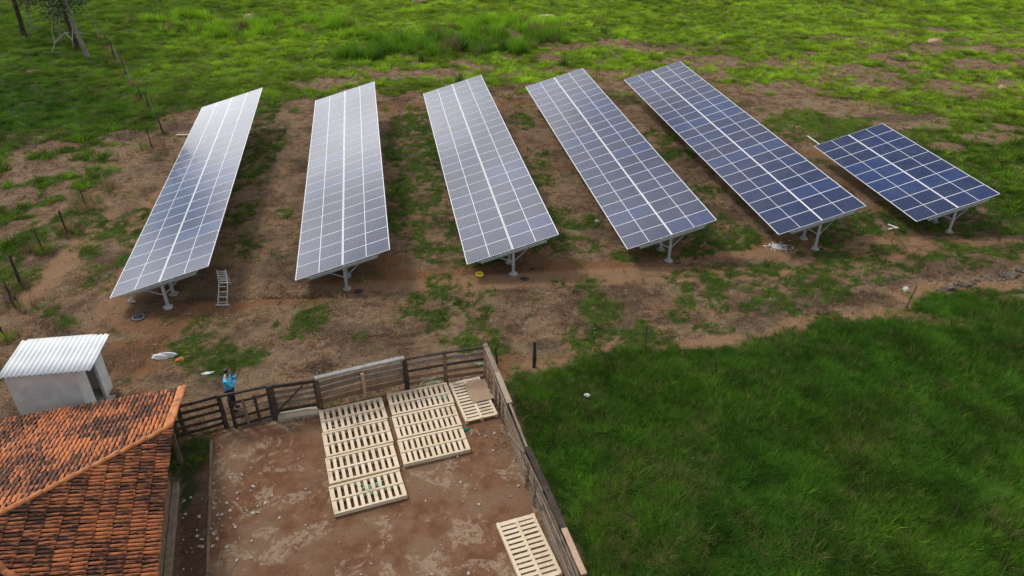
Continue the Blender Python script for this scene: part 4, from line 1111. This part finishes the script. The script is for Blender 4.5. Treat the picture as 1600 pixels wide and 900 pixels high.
# ------------------------------------------------------------------ pallets
ME_B = {}
def board_mesh(key, d):
    if key not in ME_B:
        ME_B[key] = [MB().mat(M_['pine']).bevbox((0, 0, 0), d, .004, None, .0015).mesh('board') for _ in range(2)]
    return random.choice(ME_B[key])
def pallet(cx, cy, ang, z, label, nb=11):
    """2.34 long by 1.24 wide, short deck boards nailed across three long bearers"""
    L, W = 2.34, 1.235
    o = empty('pallet', (cx, cy, gz(cx, cy) + z), ang, label, 'pallet', 'wooden pallets lying in the corral')
    link('bearer', board_mesh('end', (L, .10, .095)), o, (0, -W / 2 + .05, .0625 + .012))
    link('bearer', board_mesh('mid', (L, .12, .095)), o, (0, 0, .0625 + .012)); link('bearer', board_mesh('end', (L, .10, .095)), o, (0, W / 2 - .05, .0625 + .012))
    for i in range(nb):
        w = .118 if 0 < i < nb - 1 else .15
        x = -L / 2 + .075 + (L - .15) * i / (nb - 1)
        link('deck_board', board_mesh('d%d' % (w > .13), (w, W, .022)), o, (x + random.uniform(-.006, .006), random.uniform(-.006, .006), .1345 + random.uniform(0, .003)), (0, 0, random.gauss(0, .006)))
    for yy in (-W / 2 + .06, 0, W / 2 - .06): link('bottom_board', board_mesh('b', (L, .09, .02)), o, (0, yy, .0145))
    # stringer boards over the deck ends
    for yy, w in ((-W / 2 + .045, .085), (W / 2 - .045, .085), (0, .09)):
        link('top_rail', board_mesh('t%d' % (w > .09), (L - .02, w, .018)), o, (random.uniform(-.01, .01), yy, .158), (0, 0, random.gauss(0, .002)))
    return o
def centre(q):
    return (sum(p[0] for p in q) / 4, sum(p[1] for p in q) / 4)
a19, a18 = math.radians(19.2), math.radians(17.6)
Lc = [(-7.14, 21.22), (-4.93, 22.0), (-3.43, 17.06), (-5.60, 16.21)]
Rc = [(-4.80, 22.11), (-2.50, 22.87), (-1.46, 19.20), (-3.66, 18.27)]
def quad(Q, t): 
    l = lerp(Q[0], Q[3], t); r_ = lerp(Q[1], Q[2], t); return lerp(l, r_, .5)
labs = ['top pallet of the left column, nearest the board fence', 'second pallet from the top in the left column', 'third pallet from the top in the left column, above the one with green strapping', 'lowest pallet of the left column, with green strapping tangled on it']
for i, t in enumerate((.125, .372, .622, .88)):
    c = quad(Lc, t); pallet(c[0], c[1], a19 + (random.gauss(0, .004) if i < 3 else .006), 0, labs[i])
labs = ['top pallet of the right column, under loose green strapping at the fence', 'middle pallet of the right column', 'lowest pallet of the right column, its near edge lying free on the dirt']
for i, t in enumerate((.166, .5, .836)):
    c = quad(Rc, t); pallet(c[0], c[1], a18 + random.gauss(0, .004), 0, labs[i], 12)
SM = [(-2.39, 22.83), (-1.22, 23.26), (-.58, 20.87), (-1.77, 20.50)]
c = centre(SM); pallet(c[0], c[1], a19 - PI / 2, 0, 'turned pallet in the corner of the corral with a sheet of cardboard on it', 13)
LO = (.46, 14.95); pallet(LO[0], LO[1], a19 - PI / 2, 0, 'single turned pallet at the bottom edge beside the right fence', 13)
# cardboard
t = NT('cardboard'); M_['card'] = t.fin(t.mix(t.rng(t.noise(5, 4, .6, t.objc()), .3, .7), (.36, .25, .16), (.42, .30, .20)), .85, .15)
m = MB().mat(M_['card'])
n = 6; vs = []
for j in range(n + 1):
    for i in range(n + 1):
        u, v = i / n, j / n; vs.append(((u - .5) * .86, (v - .5) * 1.15, .012 * math.sin(u * 4 + v * 3) + .03 * max(0, u - .7) + .02 * (v > .9)))
w = n + 1; top = len(vs); vs += [(a, b, z - .006) for a, b, z in vs]
fs = [(j * w + i, j * w + i + 1, (j + 1) * w + i + 1, (j + 1) * w + i) for j in range(n) for i in range(n)]
fs += [tuple(top + k for k in f[::-1]) for f in fs]
for i in range(n):
    fs += [(i + 1, i, top + i, top + i + 1), (n * w + i, n * w + i + 1, top + n * w + i + 1, top + n * w + i), (i * w, (i + 1) * w, top + (i + 1) * w, top + i * w), ((i + 1) * w + n, i * w + n, top + i * w + n, top + (i + 1) * w + n)]
m.add(vs, fs)
o = m.build('cardboard_sheet', None, (-1.27, 22.22, gz(-1.27, 22.22) + .2), (0.02, 0, a19 + .02)); tag(o, 'flattened brown cardboard lying on the pallet in the corner', 'cardboard')
# green strapping
t = NT('green_plastic_strap'); M_['strap'] = t.fin((.30, .58, .38), .5, .4)
def strap(cx, cy, z, n, spread, label, seed):
    r = random.Random(seed); m = MB().mat(M_['strap'])
    for k in range(n):
        a = r.uniform(-.5, .9); L = r.uniform(.5, 1.0) * spread; x, y = r.uniform(-.3, .3) * spread, r.uniform(-.2, .2) * spread
        hgt = r.uniform(.03, .16); pts = []
        for i in range(9):
            t_ = i / 8; pts.append(Vector((x + L * (t_ - .5) * math.cos(a) + .12 * math.sin(t_ * 5 + k) * spread, y + L * (t_ - .5) * math.sin(a) + .1 * math.cos(t_ * 4 + k) * spread, hgt * math.sin(PI * t_) + .004 * k)))
        for i in range(8):
            p, q = pts[i], pts[i + 1]; nn_ = Vector((-(q - p).y, (q - p).x, 0)).normalized() * .008; d_ = Vector((0, 0, .0025))
            m.add([p - nn_, p + nn_, q + nn_, q - nn_, p - nn_ + d_, p + nn_ + d_, q + nn_ + d_, q - nn_ + d_], [(0, 1, 2, 3), (7, 6, 5, 4), (0, 4, 5, 1), (2, 6, 7, 3), (1, 5, 6, 2), (3, 7, 4, 0)])
    o = m.build('plastic_strap', None, (cx, cy, gz(cx, cy) + z)); tag(o, label, 'strapping')
strap(-4.75, 17.3, .172, 5, 1.1, 'pale green plastic strapping tangled on the lowest left pallet', 3)
strap(-3.15, 22.75, .172, 6, .9, 'loose green strapping heaped at the fence above the right pallets', 5)
strap(-1.0, 22.95, .85, 4, .7, 'green straps hanging over the corral corner post', 8)
strap(-2.6, 21.9, .172, 3, .5, 'few green straps on the top right pallet', 12)
# blue-green rag
t = NT('dark_green_cloth'); M_['rag'] = t.fin((.02, .14, .1), .9, .2)
def lump(name, p, dims, mat, label, cat, seed=0, z=0, rz=0, sub=2, rough=.25, flat=.35):
    import bmesh
    bm = bmesh.new(); bmesh.ops.create_icosphere(bm, subdivisions=sub, radius=1)
    r = random.Random(seed); ph = [r.uniform(0, 6) for _ in range(6)]
    for v in bm.verts:
        c = v.co; f = 1 + rough * (math.sin(c.x * 3.1 + ph[0]) * math.sin(c.y * 2.7 + ph[1]) + .6 * math.sin(c.z * 5 + ph[2] + c.x * 4) * math.cos(c.y * 6 + ph[3])) + r.uniform(-.3, .3) * rough * .5
        v.co = Vector((c.x * dims[0] / 2 * f, c.y * dims[1] / 2 * f, max(c.z, -flat) * dims[2] / 2 * f))
    me = bpy.data.meshes.new(name); bm.to_mesh(me); bm.free(); me.materials.append(mat)
    o = link(name, me, None, (p[0], p[1], gz(*p) + dims[2] * flat / 2 + z - .01), (0, 0, rz)); 
    return tag(o, label, cat)
lump('rag', (-1.75, 20.28), (.42, .22, .1), M_['rag'], 'small dark green rag at the near corner of the turned pallet', 'rag', 3)

# ------------------------------------------------------------------ yard edge strip and debris
r_ = empty('yard_kerb', G3(PT['kerb0']), 0, 'thin low concrete kerb line along the left of the yard', 'kerb')
A, B = PT['kerb0'], PT['kerb1']
dv = Vector((B[0] - A[0], B[1] - A[1], 0)); 
for k in range(6):
    a = lerp(A, B, k * .25); b = lerp(A, B, k * .25 + .245)
    m = MB().mat(M_['kerb'] if 'kerb' in M_ else M_.setdefault('kerb', plain('dirty_kerb', (.15, .095, .065), (.25, .18, .13), 7))); m.beam(G3(a, .03) - r_.location, G3(b, .03) - r_.location, .09, .10, .01); m.build('kerb_piece', r_)
pale = plain('pale_litter', (.33, .27, .21), (.55, .49, .41), 20, .8, .2, 0, .1)
def flakes(name, pts, size, mat, seed, label, cat):
    r = random.Random(seed); m = MB().mat(mat)
    for x, y in pts:
        s = size * r.uniform(.4, 1.3); n = r.choice((5, 6, 7)); a0 = r.uniform(0, 6); st = r.uniform(.4, 1)
        z = gz(x, y) + .008; th = .018 * r.uniform(.5, 1.6); ca, sa = math.cos(a0), math.sin(a0)
        base = []; 
        for k in range(n):
            q = 2 * PI * k / n; rr = s * r.uniform(.45, 1); px, py = rr * math.cos(q), rr * math.sin(q) * st
            base.append((x + px * ca - py * sa, y + px * sa + py * ca))
        vs = [(px, py, z) for px, py in base] + [(x + (px - x) * .8, y + (py - y) * .8, z + th + r.uniform(0, .015)) for px, py in base]
        m.add(vs, [tuple(n + k for k in range(n))] + [(k, (k + 1) % n, n + (k + 1) % n, n + k) for k in range(n)])
    o = m.build(name); tag(o, label, cat, kind='stuff')
r = random.Random(4); pts = []
def inside(p, poly): return float(poly_dist(np.array([p[0]]), np.array([p[1]]), poly)[0])
while len(pts) < 190:
    cx_, cy_, s_ = r.choice([(-9.6, 17, .8), (-9.9, 16.0, .5), (-9.2, 15.6, .5), (-8.6, 16.5, .9), (-8.9, 15.6, .8), (-.2, 19.5, .8), (-.9, 18.8, 1.2), (-7.5, 18.5, 1.3), (-4.3, 19.5, 2.5), (-2, 15, 2), (-5, 14.5, 2.5), (-2.55, 21.5, .12)])
    p = (r.gauss(cx_, s_), r.gauss(cy_, s_ * 1.2))
    if inside(p, CORRAL) > .15: pts.append(p)
flakes('litter', pts, .085, pale, 5, 'pale dried flakes and scraps littering the corral floor', 'litter')
pts = []
while len(pts) < 420:
    p = (r.uniform(-22, 26), r.uniform(22, 40))
    if inside(p, SOIL) > .5 and inside(p, CORRAL) < -.3 and inside(p, MEADOW) < -.2 and r.random() < (1.0 if p[1] < 30 else .35): pts.append(p)
flakes('pebbles', pts, .04, plain('pale_stones', (.48, .42, .35), (.62, .57, .5), 12), 6, 'small pale stones and crumbs scattered on the bare soil', 'pebbles')
pts = [(r.gauss(13.67, .35), r.gauss(33.9, .22)) for _ in range(110)]
flakes('rubble', pts, .09, plain('white_rubble', (.55, .52, .5), (.7, .68, .66), 12), 7, 'heap of white rubble beside the near end of the fifth solar table', 'rubble')
r = random.Random(31); m = MB().mat(plain('dark_twig_wood', (.05, .035, .025), (.12, .085, .06), 9)); 
for _ in range(520):
    x_, y_ = r.uniform(-25, 26), r.uniform(23, 40)
    if inside((x_, y_), SOIL) < .3 or inside((x_, y_), CORRAL) > -.3 or inside((x_, y_), MEADOW) > -.2: continue
    a_ = r.uniform(0, PI); L_ = r.uniform(.08, .35); z_ = gz(x_, y_) + .02
    m.tube([(x_ - math.cos(a_) * L_, y_ - math.sin(a_) * L_, z_), (x_ + r.uniform(-.04, .04), y_ + r.uniform(-.04, .04), z_ + .03), (x_ + math.cos(a_) * L_, y_ + math.sin(a_) * L_, z_ + r.uniform(0, .04))], [.004, .008, .004], 3, False)
o = m.build('twigs'); tag(o, 'dark twigs and stalks scattered over the bare soil', 'twigs', kind='stuff')
pts = []
while len(pts) < 520:
    cx_, cy_, rx_, ry_ = r.choice(DARK[:16] + [(-13.6, 29.3, 1.8, .2), (-10.4, 29.45, 1.8, .2), (-7.7, 24.2, 1, .6)])
    p = (r.gauss(cx_, rx_ * .6), r.gauss(cy_, ry_ * .6))
    if inside(p, CORRAL) < -.3: pts.append(p)
flakes('clods', pts, .055, plain('dark_clod', (.06, .038, .026), (.15, .1, .07), 14), 41, 'dark clods and trench spoil scattered on the soil', 'clods')
# rocks
rock = plain('ochre_rock', (.50, .33, .2), (.66, .48, .33), 3, .9, .2, 0, .5)
lump('boulder', PT['rock1'], (1.3, 1.1, 1.2), rock, 'ochre boulder at the top edge above the tall grass band', 'boulder', 1)
lump('boulder', PT['rock2'], (1.0, .9, .9), rock, 'small ochre boulder at the top left in bright pasture', 'boulder', 2)
lump('boulder', PT['rock3'], (1.35, 1.0, 1.0), rock, 'pale boulder at the upper right of the pasture', 'boulder', 3)
lump('boulder', PT['rock4'], (.7, .6, .5), rock, 'reddish small rock near the right edge, lower than the pale boulder', 'boulder', 4)
for o in bpy.data.objects:
    if o.name.startswith('boulder'): o['group'] = 'boulders in the far pasture'
lump('sand_patch', PT['sand'], (2.4, 1.2, .28), plain('bare_sand', (.5, .38, .26), (.6, .48, .35), 5), 'low hump of bare pale sand at the top middle', 'sand', 5, rough=.15)
lump('stone', PT['rock5'], (.34, .3, .36), plain('cream_stone', (.5, .45, .38), (.62, .56, .48), 6), 'cream coloured stone behind the leaning post at the right', 'stone', 6)
lump('stone', PT['stone1'], (.34, .26, .2), plain('grey_stone', (.5, .46, .4), (.6, .56, .5), 6), 'pale stone left of the fourth solar table', 'stone', 7)
lump('stone', PT['block1'], (.32, .24, .25), plain('white_stone', (.55, .5, .45), (.68, .63, .58), 6), 'whitish broken block under the near left corner of the first table', 'stone', 8)

# sack, orange lid, cable disc, yellow ring, black caps
wh = plain('white_woven_plastic', (.66, .67, .68), (.76, .77, .78), 9, .6, .3, 0, .3)
lump('sack', PT['sack'], (.95, .34, .3), wh, 'crumpled white plastic sack lying on the soil above the shed', 'sack', 11, rz=.05, sub=3, rough=.3)
o = lump('orange_scrap', PT['orange'], (.36, .3, .18), plain('orange_clay', (.5, .12, .04), (.6, .19, .08), 8), 'orange red broken clay scrap at the right end of the white sack', 'scrap', 12)
lump('paper', PT['trashw'], (.5, .16, .08), wh, 'narrow white scrap above the dark fence left of the man', 'scrap', 13, rz=.3)
lump('paper', PT['plastic'], (.24, .18, .12), wh, 'white scrap alone in the dark meadow grass', 'scrap', 14, z=.22)
m = MB().mat(plain('cream_plastic', (.6, .55, .47), (.7, .66, .58), 9))
m.beam((-.28, -.12, .03), (.3, .02, .03), .14, .05, .01); m.beam((-.1, .42, .03), (.28, -.02, .03), .13, .05, .01)
o = m.build('plastic_offcut', None, G3(PT['white6'])); tag(o, 'cream L shaped offcut between the fifth and sixth solar tables', 'offcut')
def ringobj(name, p, R, r, mat, label, cat, h=1.0, hub=None):
    root = empty(name, G3(p), 0, label, cat); n = 26
    m = MB().mat(mat)
    vs = [((R + r * math.cos(b)) * math.cos(a), (R + r * math.cos(b)) * math.sin(a), r * h + r * h * math.sin(b)) for a in [2 * PI * i / n for i in range(n)] for b in [2 * PI * j / 8 for j in range(8)]]
    fs = [(i * 8 + j, ((i + 1) % n) * 8 + j, ((i + 1) % n) * 8 + (j + 1) % 8, i * 8 + (j + 1) % 8) for i in range(n) for j in range(8)]
    m.add(vs, fs, True); m.build('coil', root)
    if hub:
        m = MB().mat(hub); vs = [(R * .62 * math.cos(2 * PI * i / 16), R * .62 * math.sin(2 * PI * i / 16), z) for z in (0, .05) for i in range(16)] + [(0, 0, .06)]
        m.add(vs, [(i, (i + 1) % 16, 16 + (i + 1) % 16, 16 + i) for i in range(16)] + [(16 + i, 16 + (i + 1) % 16, 32) for i in range(16)]); m.build('hub', root)
    return root
ringobj('yellow_coil', PT['ring'], .15, .05, plain('yellow_hose', (.75, .55, .02), (.82, .66, .05), 10, .45, .4), 'coil of bright yellow conduit in front of the third solar table', 'coil', 1.8)
ringobj('cable_coil', PT['disc'], .24, .05, plain('grey_blue_cable', (.06, .07, .09), (.12, .13, .16), 10, .5, .4), 'flat grey and black cable coil in front of the first solar table', 'coil', .7, M_['black'])
labs = dict(bl1='black rubber cap beside the foot of the second solar table', bl2='black rubber cap right of the foot of the third solar table', bl2b='smaller half buried black cap behind the one right of the third table', bl3='black cap right of the foot of the fourth solar table', bl3b='faint black cap farthest right near the fourth table foot', bl4='black cap right of the foot of the fifth solar table', bl5='black cap left of the foot of the short solar table')
for k, lab in labs.items():
    o = lump('black_cap', PT[k], (.40, .30, .16) if k in ('bl1', 'bl2') else (.3, .22, .12), M_['black'], lab, 'cap', hash(k) % 50 if False else len(k) * 7, rough=.3); o['group'] = 'black rubber caps at the table feet'
# pipes
m = MB().mat(M_['alu']); m.tube([G3(PT['pipe0'], .75) - G3(PT['pipe0']), G3(PT['pipe1'], .95) - G3(PT['pipe0'])], .04, 8); o = m.build('pipe', None, G3(PT['pipe0']))
bpy.data.objects.remove(o)
sx, cx2 = math.sin(ROWYAW), math.cos(ROWYAW)
pb = Vector((23.074 - sx * 10.1 - cx2 * 1.72, 35.328 + cx2 * 10.1 - sx * 1.72, .093 + 1.495 - .52))
m = MB().mat(M_['alu']); m.tube([(0, 0, 0), (-sx * 1.9, cx2 * 1.9, .02)], .035, 8); o = m.build('rail_offcut', None, pb); tag(o, 'long bright rail sticking out behind the short solar table', 'metal rail')
m = MB().mat(M_['alu']); a = G3(PT['pipe2'], .06); m.tube([(0, 0, 0), G3(PT['pipe3'], .12) - a], .05, 8); o = m.build('pipe', None, a); tag(o, 'pale pipe lying left of the far end of the first solar table', 'pipe')

# ------------------------------------------------------------------ ladder opened in three sections
LR = empty('ladder', G3(PT['ladder']), math.radians(2), 'pale aluminium folding ladder bent open on the soil right of the first table', 'ladder')
def lsec(a, b, n, name):
    a, b = Vector(a), Vector(b); m = MB().mat(M_['ladder'])
    for s in (-1, 1): m.beam(a + Vector((s * .2, 0, 0)), b + Vector((s * .2, 0, 0)), .028, .06, 0, .005)
    o = m.build(name, LR)
    for k in range(n):
        p = a.lerp(b, (k + .5) / n); q = MB().mat(M_['ladder']); q.box(p, (.4, .045, .028)); q.build('rung', LR)
A0, A1, A2, A3 = (0, 0, .04), (.12, .36, .93), (-.36, 1.62, .92), (-.3, 1.75, .05)
lsec(A0, A1, 4, 'lower_section'); lsec(A1, A2, 6, 'middle_section'); lsec(A2, A3, 4, 'rear_section')
MB().mat(M_['ladder']).bevbox((0, -.01, .035), (.62, .07, .05), .01).build('foot_bar', LR)

# ------------------------------------------------------------------ old drystone edge on the right
SR = empty('stone_edge', G3(PT['wallA']), 0, 'crumbling low stone retaining edge between soil and meadow at the right', 'stone wall')
r = random.Random(8); stn = plain('dark_lichen_stone', (.07, .055, .042), (.20, .165, .13), 7, .95, .1, 0, .5)
path = [(19.87, 29.54), (21.3, 30.0), (22.3, 30.5), (23.3, 30.55), (24.5, 31.1), (26.2, 31.7)]
k = 0
for i in range(len(path) - 1):
    for j in range(9):
        p = lerp(path[i], path[i + 1], (j + r.random()) / 9)
        m = MB().mat(stn); s = r.uniform(.18, .42)
        m.bevbox((0, 0, 0), (s * 1.3, s * .8, s * .7), .04, Matrix.Rotation(r.uniform(0, 3), 3, 'Z') @ Matrix.Rotation(r.uniform(-.4, .4), 3, 'X'), .02)
        m.build('stone', SR, G3((p[0], p[1] + r.uniform(-.1, .15)), r.uniform(-.14, .02)) - SR.location)
# ------------------------------------------------------------------ trees, upper left
def m_leaf(name, c1, c2):
    t = NT(name); n = t.noise(1.3, 3, .6, t.pos()); n2 = t.noise(8, 2, .5, t.pos())
    col = t.mix(t.rng(n, .35, .65), c1, c2); col = t.mix(t.rng(n2, .5, .8, 0, .5), col, tuple(x * 1.6 for x in c2))
    t.fin(col, .55, .3)
    tr = t.new('ShaderNodeBsdfTranslucent'); t.l.new(col, tr.inputs['Color']); mx = t.new('ShaderNodeMixShader'); mx.inputs[0].default_value = .25
    t.l.new(t.b.outputs[0], mx.inputs[1]); t.l.new(tr.outputs[0], mx.inputs[2]); t.l.new(mx.outputs[0], t.out.inputs['Surface']); return t.m
leafA = m_leaf('dark_leaves', (.016, .035, .012), (.04, .07, .02)); leafB = m_leaf('reddish_leaves', (.05, .03, .018), (.09, .06, .03))
barkA = plain('dark_bark', (.05, .035, .03), (.1, .075, .06), 5, .95, .1, 0, .6, (1, 1, .3)); barkB = plain('pale_bark', (.2, .17, .14), (.36, .33, .3), 4, .9, .15, 0, .5, (1, 1, .3))
def tree(p, h, rad, lean, bark, leaf, label, seed, crown_z, crown_r, nl=2600, low=True):
    r = random.Random(seed); root = empty('tree', G3(p, -.1), 0, label, 'tree', 'trees in the upper left pasture')
    m = MB().mat(bark); k = 9; spine = []
    for i in range(k + 1):
        t = i / k; spine.append(Vector((lean[0] * t + .12 * math.sin(t * 5 + seed), lean[1] * t + .1 * math.cos(t * 4 + seed), h * t)))
    m.tube(spine, [rad * (1.25 if i == 0 else 1) * (1 - .72 * i / k) for i in range(k + 1)], 9); 
    tips = []
    for b in range(9):
        t = r.uniform(.42, .98); st = spine[0].lerp(spine[-1], t) if False else spine[min(k, int(t * k))]
        a = r.uniform(0, 2 * PI); L = crown_r * r.uniform(.6, 1.1); pts = [st]
        for q in range(1, 5):
            pts.append(st + Vector((math.cos(a + .2 * q) * L * q / 4, math.sin(a + .2 * q) * L * q / 4, L * .5 * (q / 4) ** .8 + r.uniform(-.1, .1))))
        m.tube(pts, [rad * .38, rad * .28, rad * .2, rad * .12, rad * .05], 5); tips += pts[2:]
    m.build('trunk', root)
    cm = MB().mat(leaf); cl = [(t_ + Vector((r.gauss(0, .4), r.gauss(0, .4), r.gauss(0, .4))), r.uniform(.45, .95)) for t_ in tips for _ in range(2)]
    for q in range(10): a = r.uniform(0, 6.3); cl.append((Vector((lean[0] * .8 + math.cos(a) * crown_r * r.random(), lean[1] * .8 + math.sin(a) * crown_r * r.random(), crown_z + r.uniform(-.8, 2.5))), r.uniform(.6, 1.1)))
    for _ in range(nl):
        c_, s_ = r.choice(cl); d = Vector((r.gauss(0, 1), r.gauss(0, 1), r.gauss(0, .7))) * s_ * .5; pp = c_ + d
        u = Vector((r.gauss(0, 1), r.gauss(0, 1), r.gauss(0, .6))).normalized() * r.uniform(.09, .17); v = u.cross(Vector((r.random(), r.random(), r.random()))).normalized() * r.uniform(.04, .08)
        cm.add([pp - u, pp + v, pp + u, pp - v], [(0, 1, 2, 3)])
    cm.build('crown', root); return root
tree(PT['t1'], 9.0, .27, (.5, .5), barkA, leafA, 'dark straight trunk tree farthest left at the top edge', 1, 5.2, 2.0, 1500)
tree(PT['t2'], 9.5, .22, (-.2, .3), barkA, leafA, 'brown barked tree between the dark trunk and the pale leaning trunk', 2, 4.9, 1.8, 1900)
tree(PT['t3'], 9.5, .22, (-1.4, .6), barkB, leafA, 'pale grey leaning tree, rightmost of the upper left trees', 3, 6.2, 2.0, 1200)
tree(PT['t4'], 5.5, .12, (-.3, .3), barkB, leafB, 'thin sapling with sparse reddish leaves behind the dark trunk', 4, 3.7, 1.2, 900)
tree((-46.0, 79.0), 6.0, .12, (-.4, .4), barkB, leafA, 'slim small leaved tree between the dark trunk and the brown barked tree', 5, 3.6, 1.1, 1100)
# dead branch
db = MB().mat(plain('bare_dead_wood', (.4, .36, .3), (.55, .5, .44), 6)); r = random.Random(2)
for pts in ([(-.6, -.4, .2), (0, 0, .1), (.3, .5, .9), (.1, .9, 1.9), (.3, 1.1, 2.8), (.0, 1.2, 3.4)], [(.3, .5, .9), (1.2, 1.1, 1.7), (2.2, 1.6, 1.6), (3.4, 1.9, 1.3)], [(0, 0, .1), (.7, -.2, .15), (1.3, .1, .1)], [(1.2, 1.1, 1.7), (2.0, .6, 1.1), (2.1, .3, .5)], [(2.0, .6, 1.1), (2.0, 1.2, 2.1), (1.7, 1.6, 3.2)]):
    db.tube(pts, [.055 - .04 * i / (len(pts) - 1) for i in range(len(pts))], 6)
o = db.build('dead_branch', None, G3(PT['dead'])); tag(o, 'bare pale dead branch standing in the grass under the upper left trees', 'dead branch')

# ------------------------------------------------------------------ the man with the phone
t = NT('skin_tone'); M_['skin'] = t.fin((.30, .15, .09), .55, .35)
t = NT('light_blue_shirt'); n_ = t.noise(9, 3, .5, t.objc()); t.bump(n_, .4, .02); M_['shirt'] = t.fin(t.mix(t.rng(n_, .3, .7), (.07, .47, .72), (.12, .57, .82)), .8, .2)
t = NT('dark_blue_jeans'); M_['jeans'] = t.fin((.018, .028, .06), .85, .15)
t = NT('black_hair'); n_ = t.noise(60, 2, .6, t.objc()); t.bump(n_, .6, .01); M_['hair'] = t.fin((.012, .010, .010), .5, .4)
def skin(name, verts, edges, mat, parent, sub=2, root=0):
    me = bpy.data.meshes.new(name); me.from_pydata([v[:3] for v in verts], edges, []); me.materials.append(mat)
    o = link(name, me, parent)
    md = o.modifiers.new('skin', 'SKIN'); md.use_smooth_shade = True
    for i, v in enumerate(verts):
        sv = me.skin_vertices[0].data[i]; rr = v[3]; sv.radius = rr if isinstance(rr, tuple) else (rr, rr); sv.use_root = (i == root)
    s = o.modifiers.new('sub', 'SUBSURF'); s.levels = sub; s.render_levels = sub
    return o
PP = (-10.38, 21.48)
per = empty('person', G3(PP), math.radians(14), 'man in light blue shirt and dark jeans holding up a phone behind the small gate', 'person')
per.scale = (1.09, 1.09, 1.09)
# facing +x, y to his left; sizes for 1.70 m
V = []; E_ = []
def J(x, y, z, r, par=None):
    V.append((x, y, z, r)); i = len(V) - 1
    if par is not None: E_.append((par, i))
    return i
pel = J(0, 0, .93, (.13, .15)); ab = J(.0, 0, 1.08, (.11, .14), pel); ch = J(.01, 0, 1.27, (.115, .165), ab); ns = J(.02, 0, 1.40, (.07, .10), ch); nk = J(.045, 0, 1.465, .052, ns); hd0 = J(.07, 0, 1.53, (.088, .080), nk); hd1 = J(.082, 0, 1.60, (.115, .098), hd0); hd2 = J(.075, 0, 1.665, (.090, .080), hd1)
hands = {}
for s in (-1, 1):
    hp = J(.0, s * .095, .88, .088, pel); kn = J(.03 * (1 if s > 0 else -.4), s * .10, .48, .06, hp); an = J(-.02 + .03 * s, s * .105, .09, .04, kn); J(.03 + .03 * s, s * .11, .05, .038, an); J(.15 + .03 * s, s * .12, .03, .03, len(V) - 1)
    shd = J(.02, s * .175, 1.375, .062, ns); el = J(.14, s * .225, 1.13, .042, shd); wr = J(.335, s * .095, 1.335, .026, el); pm = J(.375, s * .068, 1.39, (.022, .036), wr)
    for f, (dx, dy, dz, L) in enumerate(((.0, .028, .02, .075), (.006, .012, .03, .085), (.006, -.006, .03, .080), (.0, -.024, .022, .062))):
        a = J(.385 + dx, s * (.068 + dy * .6), 1.41 + dz, .0095, pm); b = J(.405 + dx, s * (.056 + dy * .5), 1.41 + dz + L * .45, .0088, a); J(.402 + dx, s * (.036 + dy * .5), 1.41 + dz + L * .62, .008, b)
    th = J(.352, s * .048, 1.395, .011, pm); J(.362, s * .030, 1.435, .0095, th)
body = skin('body', V, E_, M_['skin'], per)
V = []; E_ = []
pel = J(0, 0, .90, (.175, .20)); ab = J(.0, 0, 1.08, (.155, .19), pel); ch = J(.01, 0, 1.27, (.165, .215), ab); ns = J(.02, 0, 1.395, (.10, .145), ch)
for s in (-1, 1): shd = J(.02, s * .18, 1.375, .092, ns); el = J(.14, s * .228, 1.13, .072, shd); J(.31, s * .112, 1.308, .048, el)
skin('shirt', V, E_, M_['shirt'], per)
V = []; E_ = []
pel = J(0, 0, .93, (.14, .16))
for s in (-1, 1): hp = J(.0, s * .095, .86, .115, pel); kn = J(.03 * (1 if s > 0 else -.4), s * .10, .48, .086, hp); J(-.02 + .03 * s, s * .105, .12, .066, kn)
skin('jeans', V, E_, M_['jeans'], per)
for s in (-1, 1):
    V = []; E_ = []; a = J(-.03 + .03 * s, s * .108, .06, .05); b = J(.06 + .03 * s, s * .113, .045, .045, a); J(.17 + .03 * s, s * .12, .035, .036, b); skin('shoe', V, E_, M_['black'], per)
V = []; E_ = []; a = J(.015, 0, 1.585, (.095, .100)); b = J(.05, 0, 1.67, (.112, .102), a); J(.10, 0, 1.705, (.080, .084), b); skin('hair', V, E_, M_['hair'], per)
# face: nose, ears, brows, mouth
m = MB().mat(M_['skin']); m.tube([(.160, 0, 1.605), (.182, 0, 1.575), (.164, 0, 1.565)], [.010, .016, .009], 6)
for s in (-1, 1): m.tube([(.07, s * .076, 1.615), (.062, s * .086, 1.595), (.07, s * .078, 1.565)], [.010, .013, .008], 6)
m.build('nose_and_ears', per)
m = MB().mat(M_['hair'])
for s in (-1, 1): m.tube([(.160, s * .018, 1.626), (.158, s * .032, 1.629), (.147, s * .047, 1.624)], .005, 5); m.tube([(.163, s * .024, 1.607), (.158, s * .036, 1.607)], .006, 5)
m.build('brows_and_eyes', per)
t = NT('lips'); mm = t.fin((.22, .08, .06), .5, .3); m = MB().mat(mm); m.tube([(.155, -.022, 1.543), (.163, 0, 1.541), (.155, .022, 1.543)], .006, 5); m.build('mouth', per)
cz, sz = math.cos(math.radians(14)), math.sin(math.radians(14))
ph = MB().mat(M_['black']); ph.bevbox((0, 0, 0), (.009, .15, .075), .003)
o = ph.build('phone', None, G3(PP) + Vector((.42 * cz, .42 * sz, 1.57)), (0, -.12, math.radians(14))); tag(o, 'dark phone held sideways in the hands of the man in blue', 'phone')
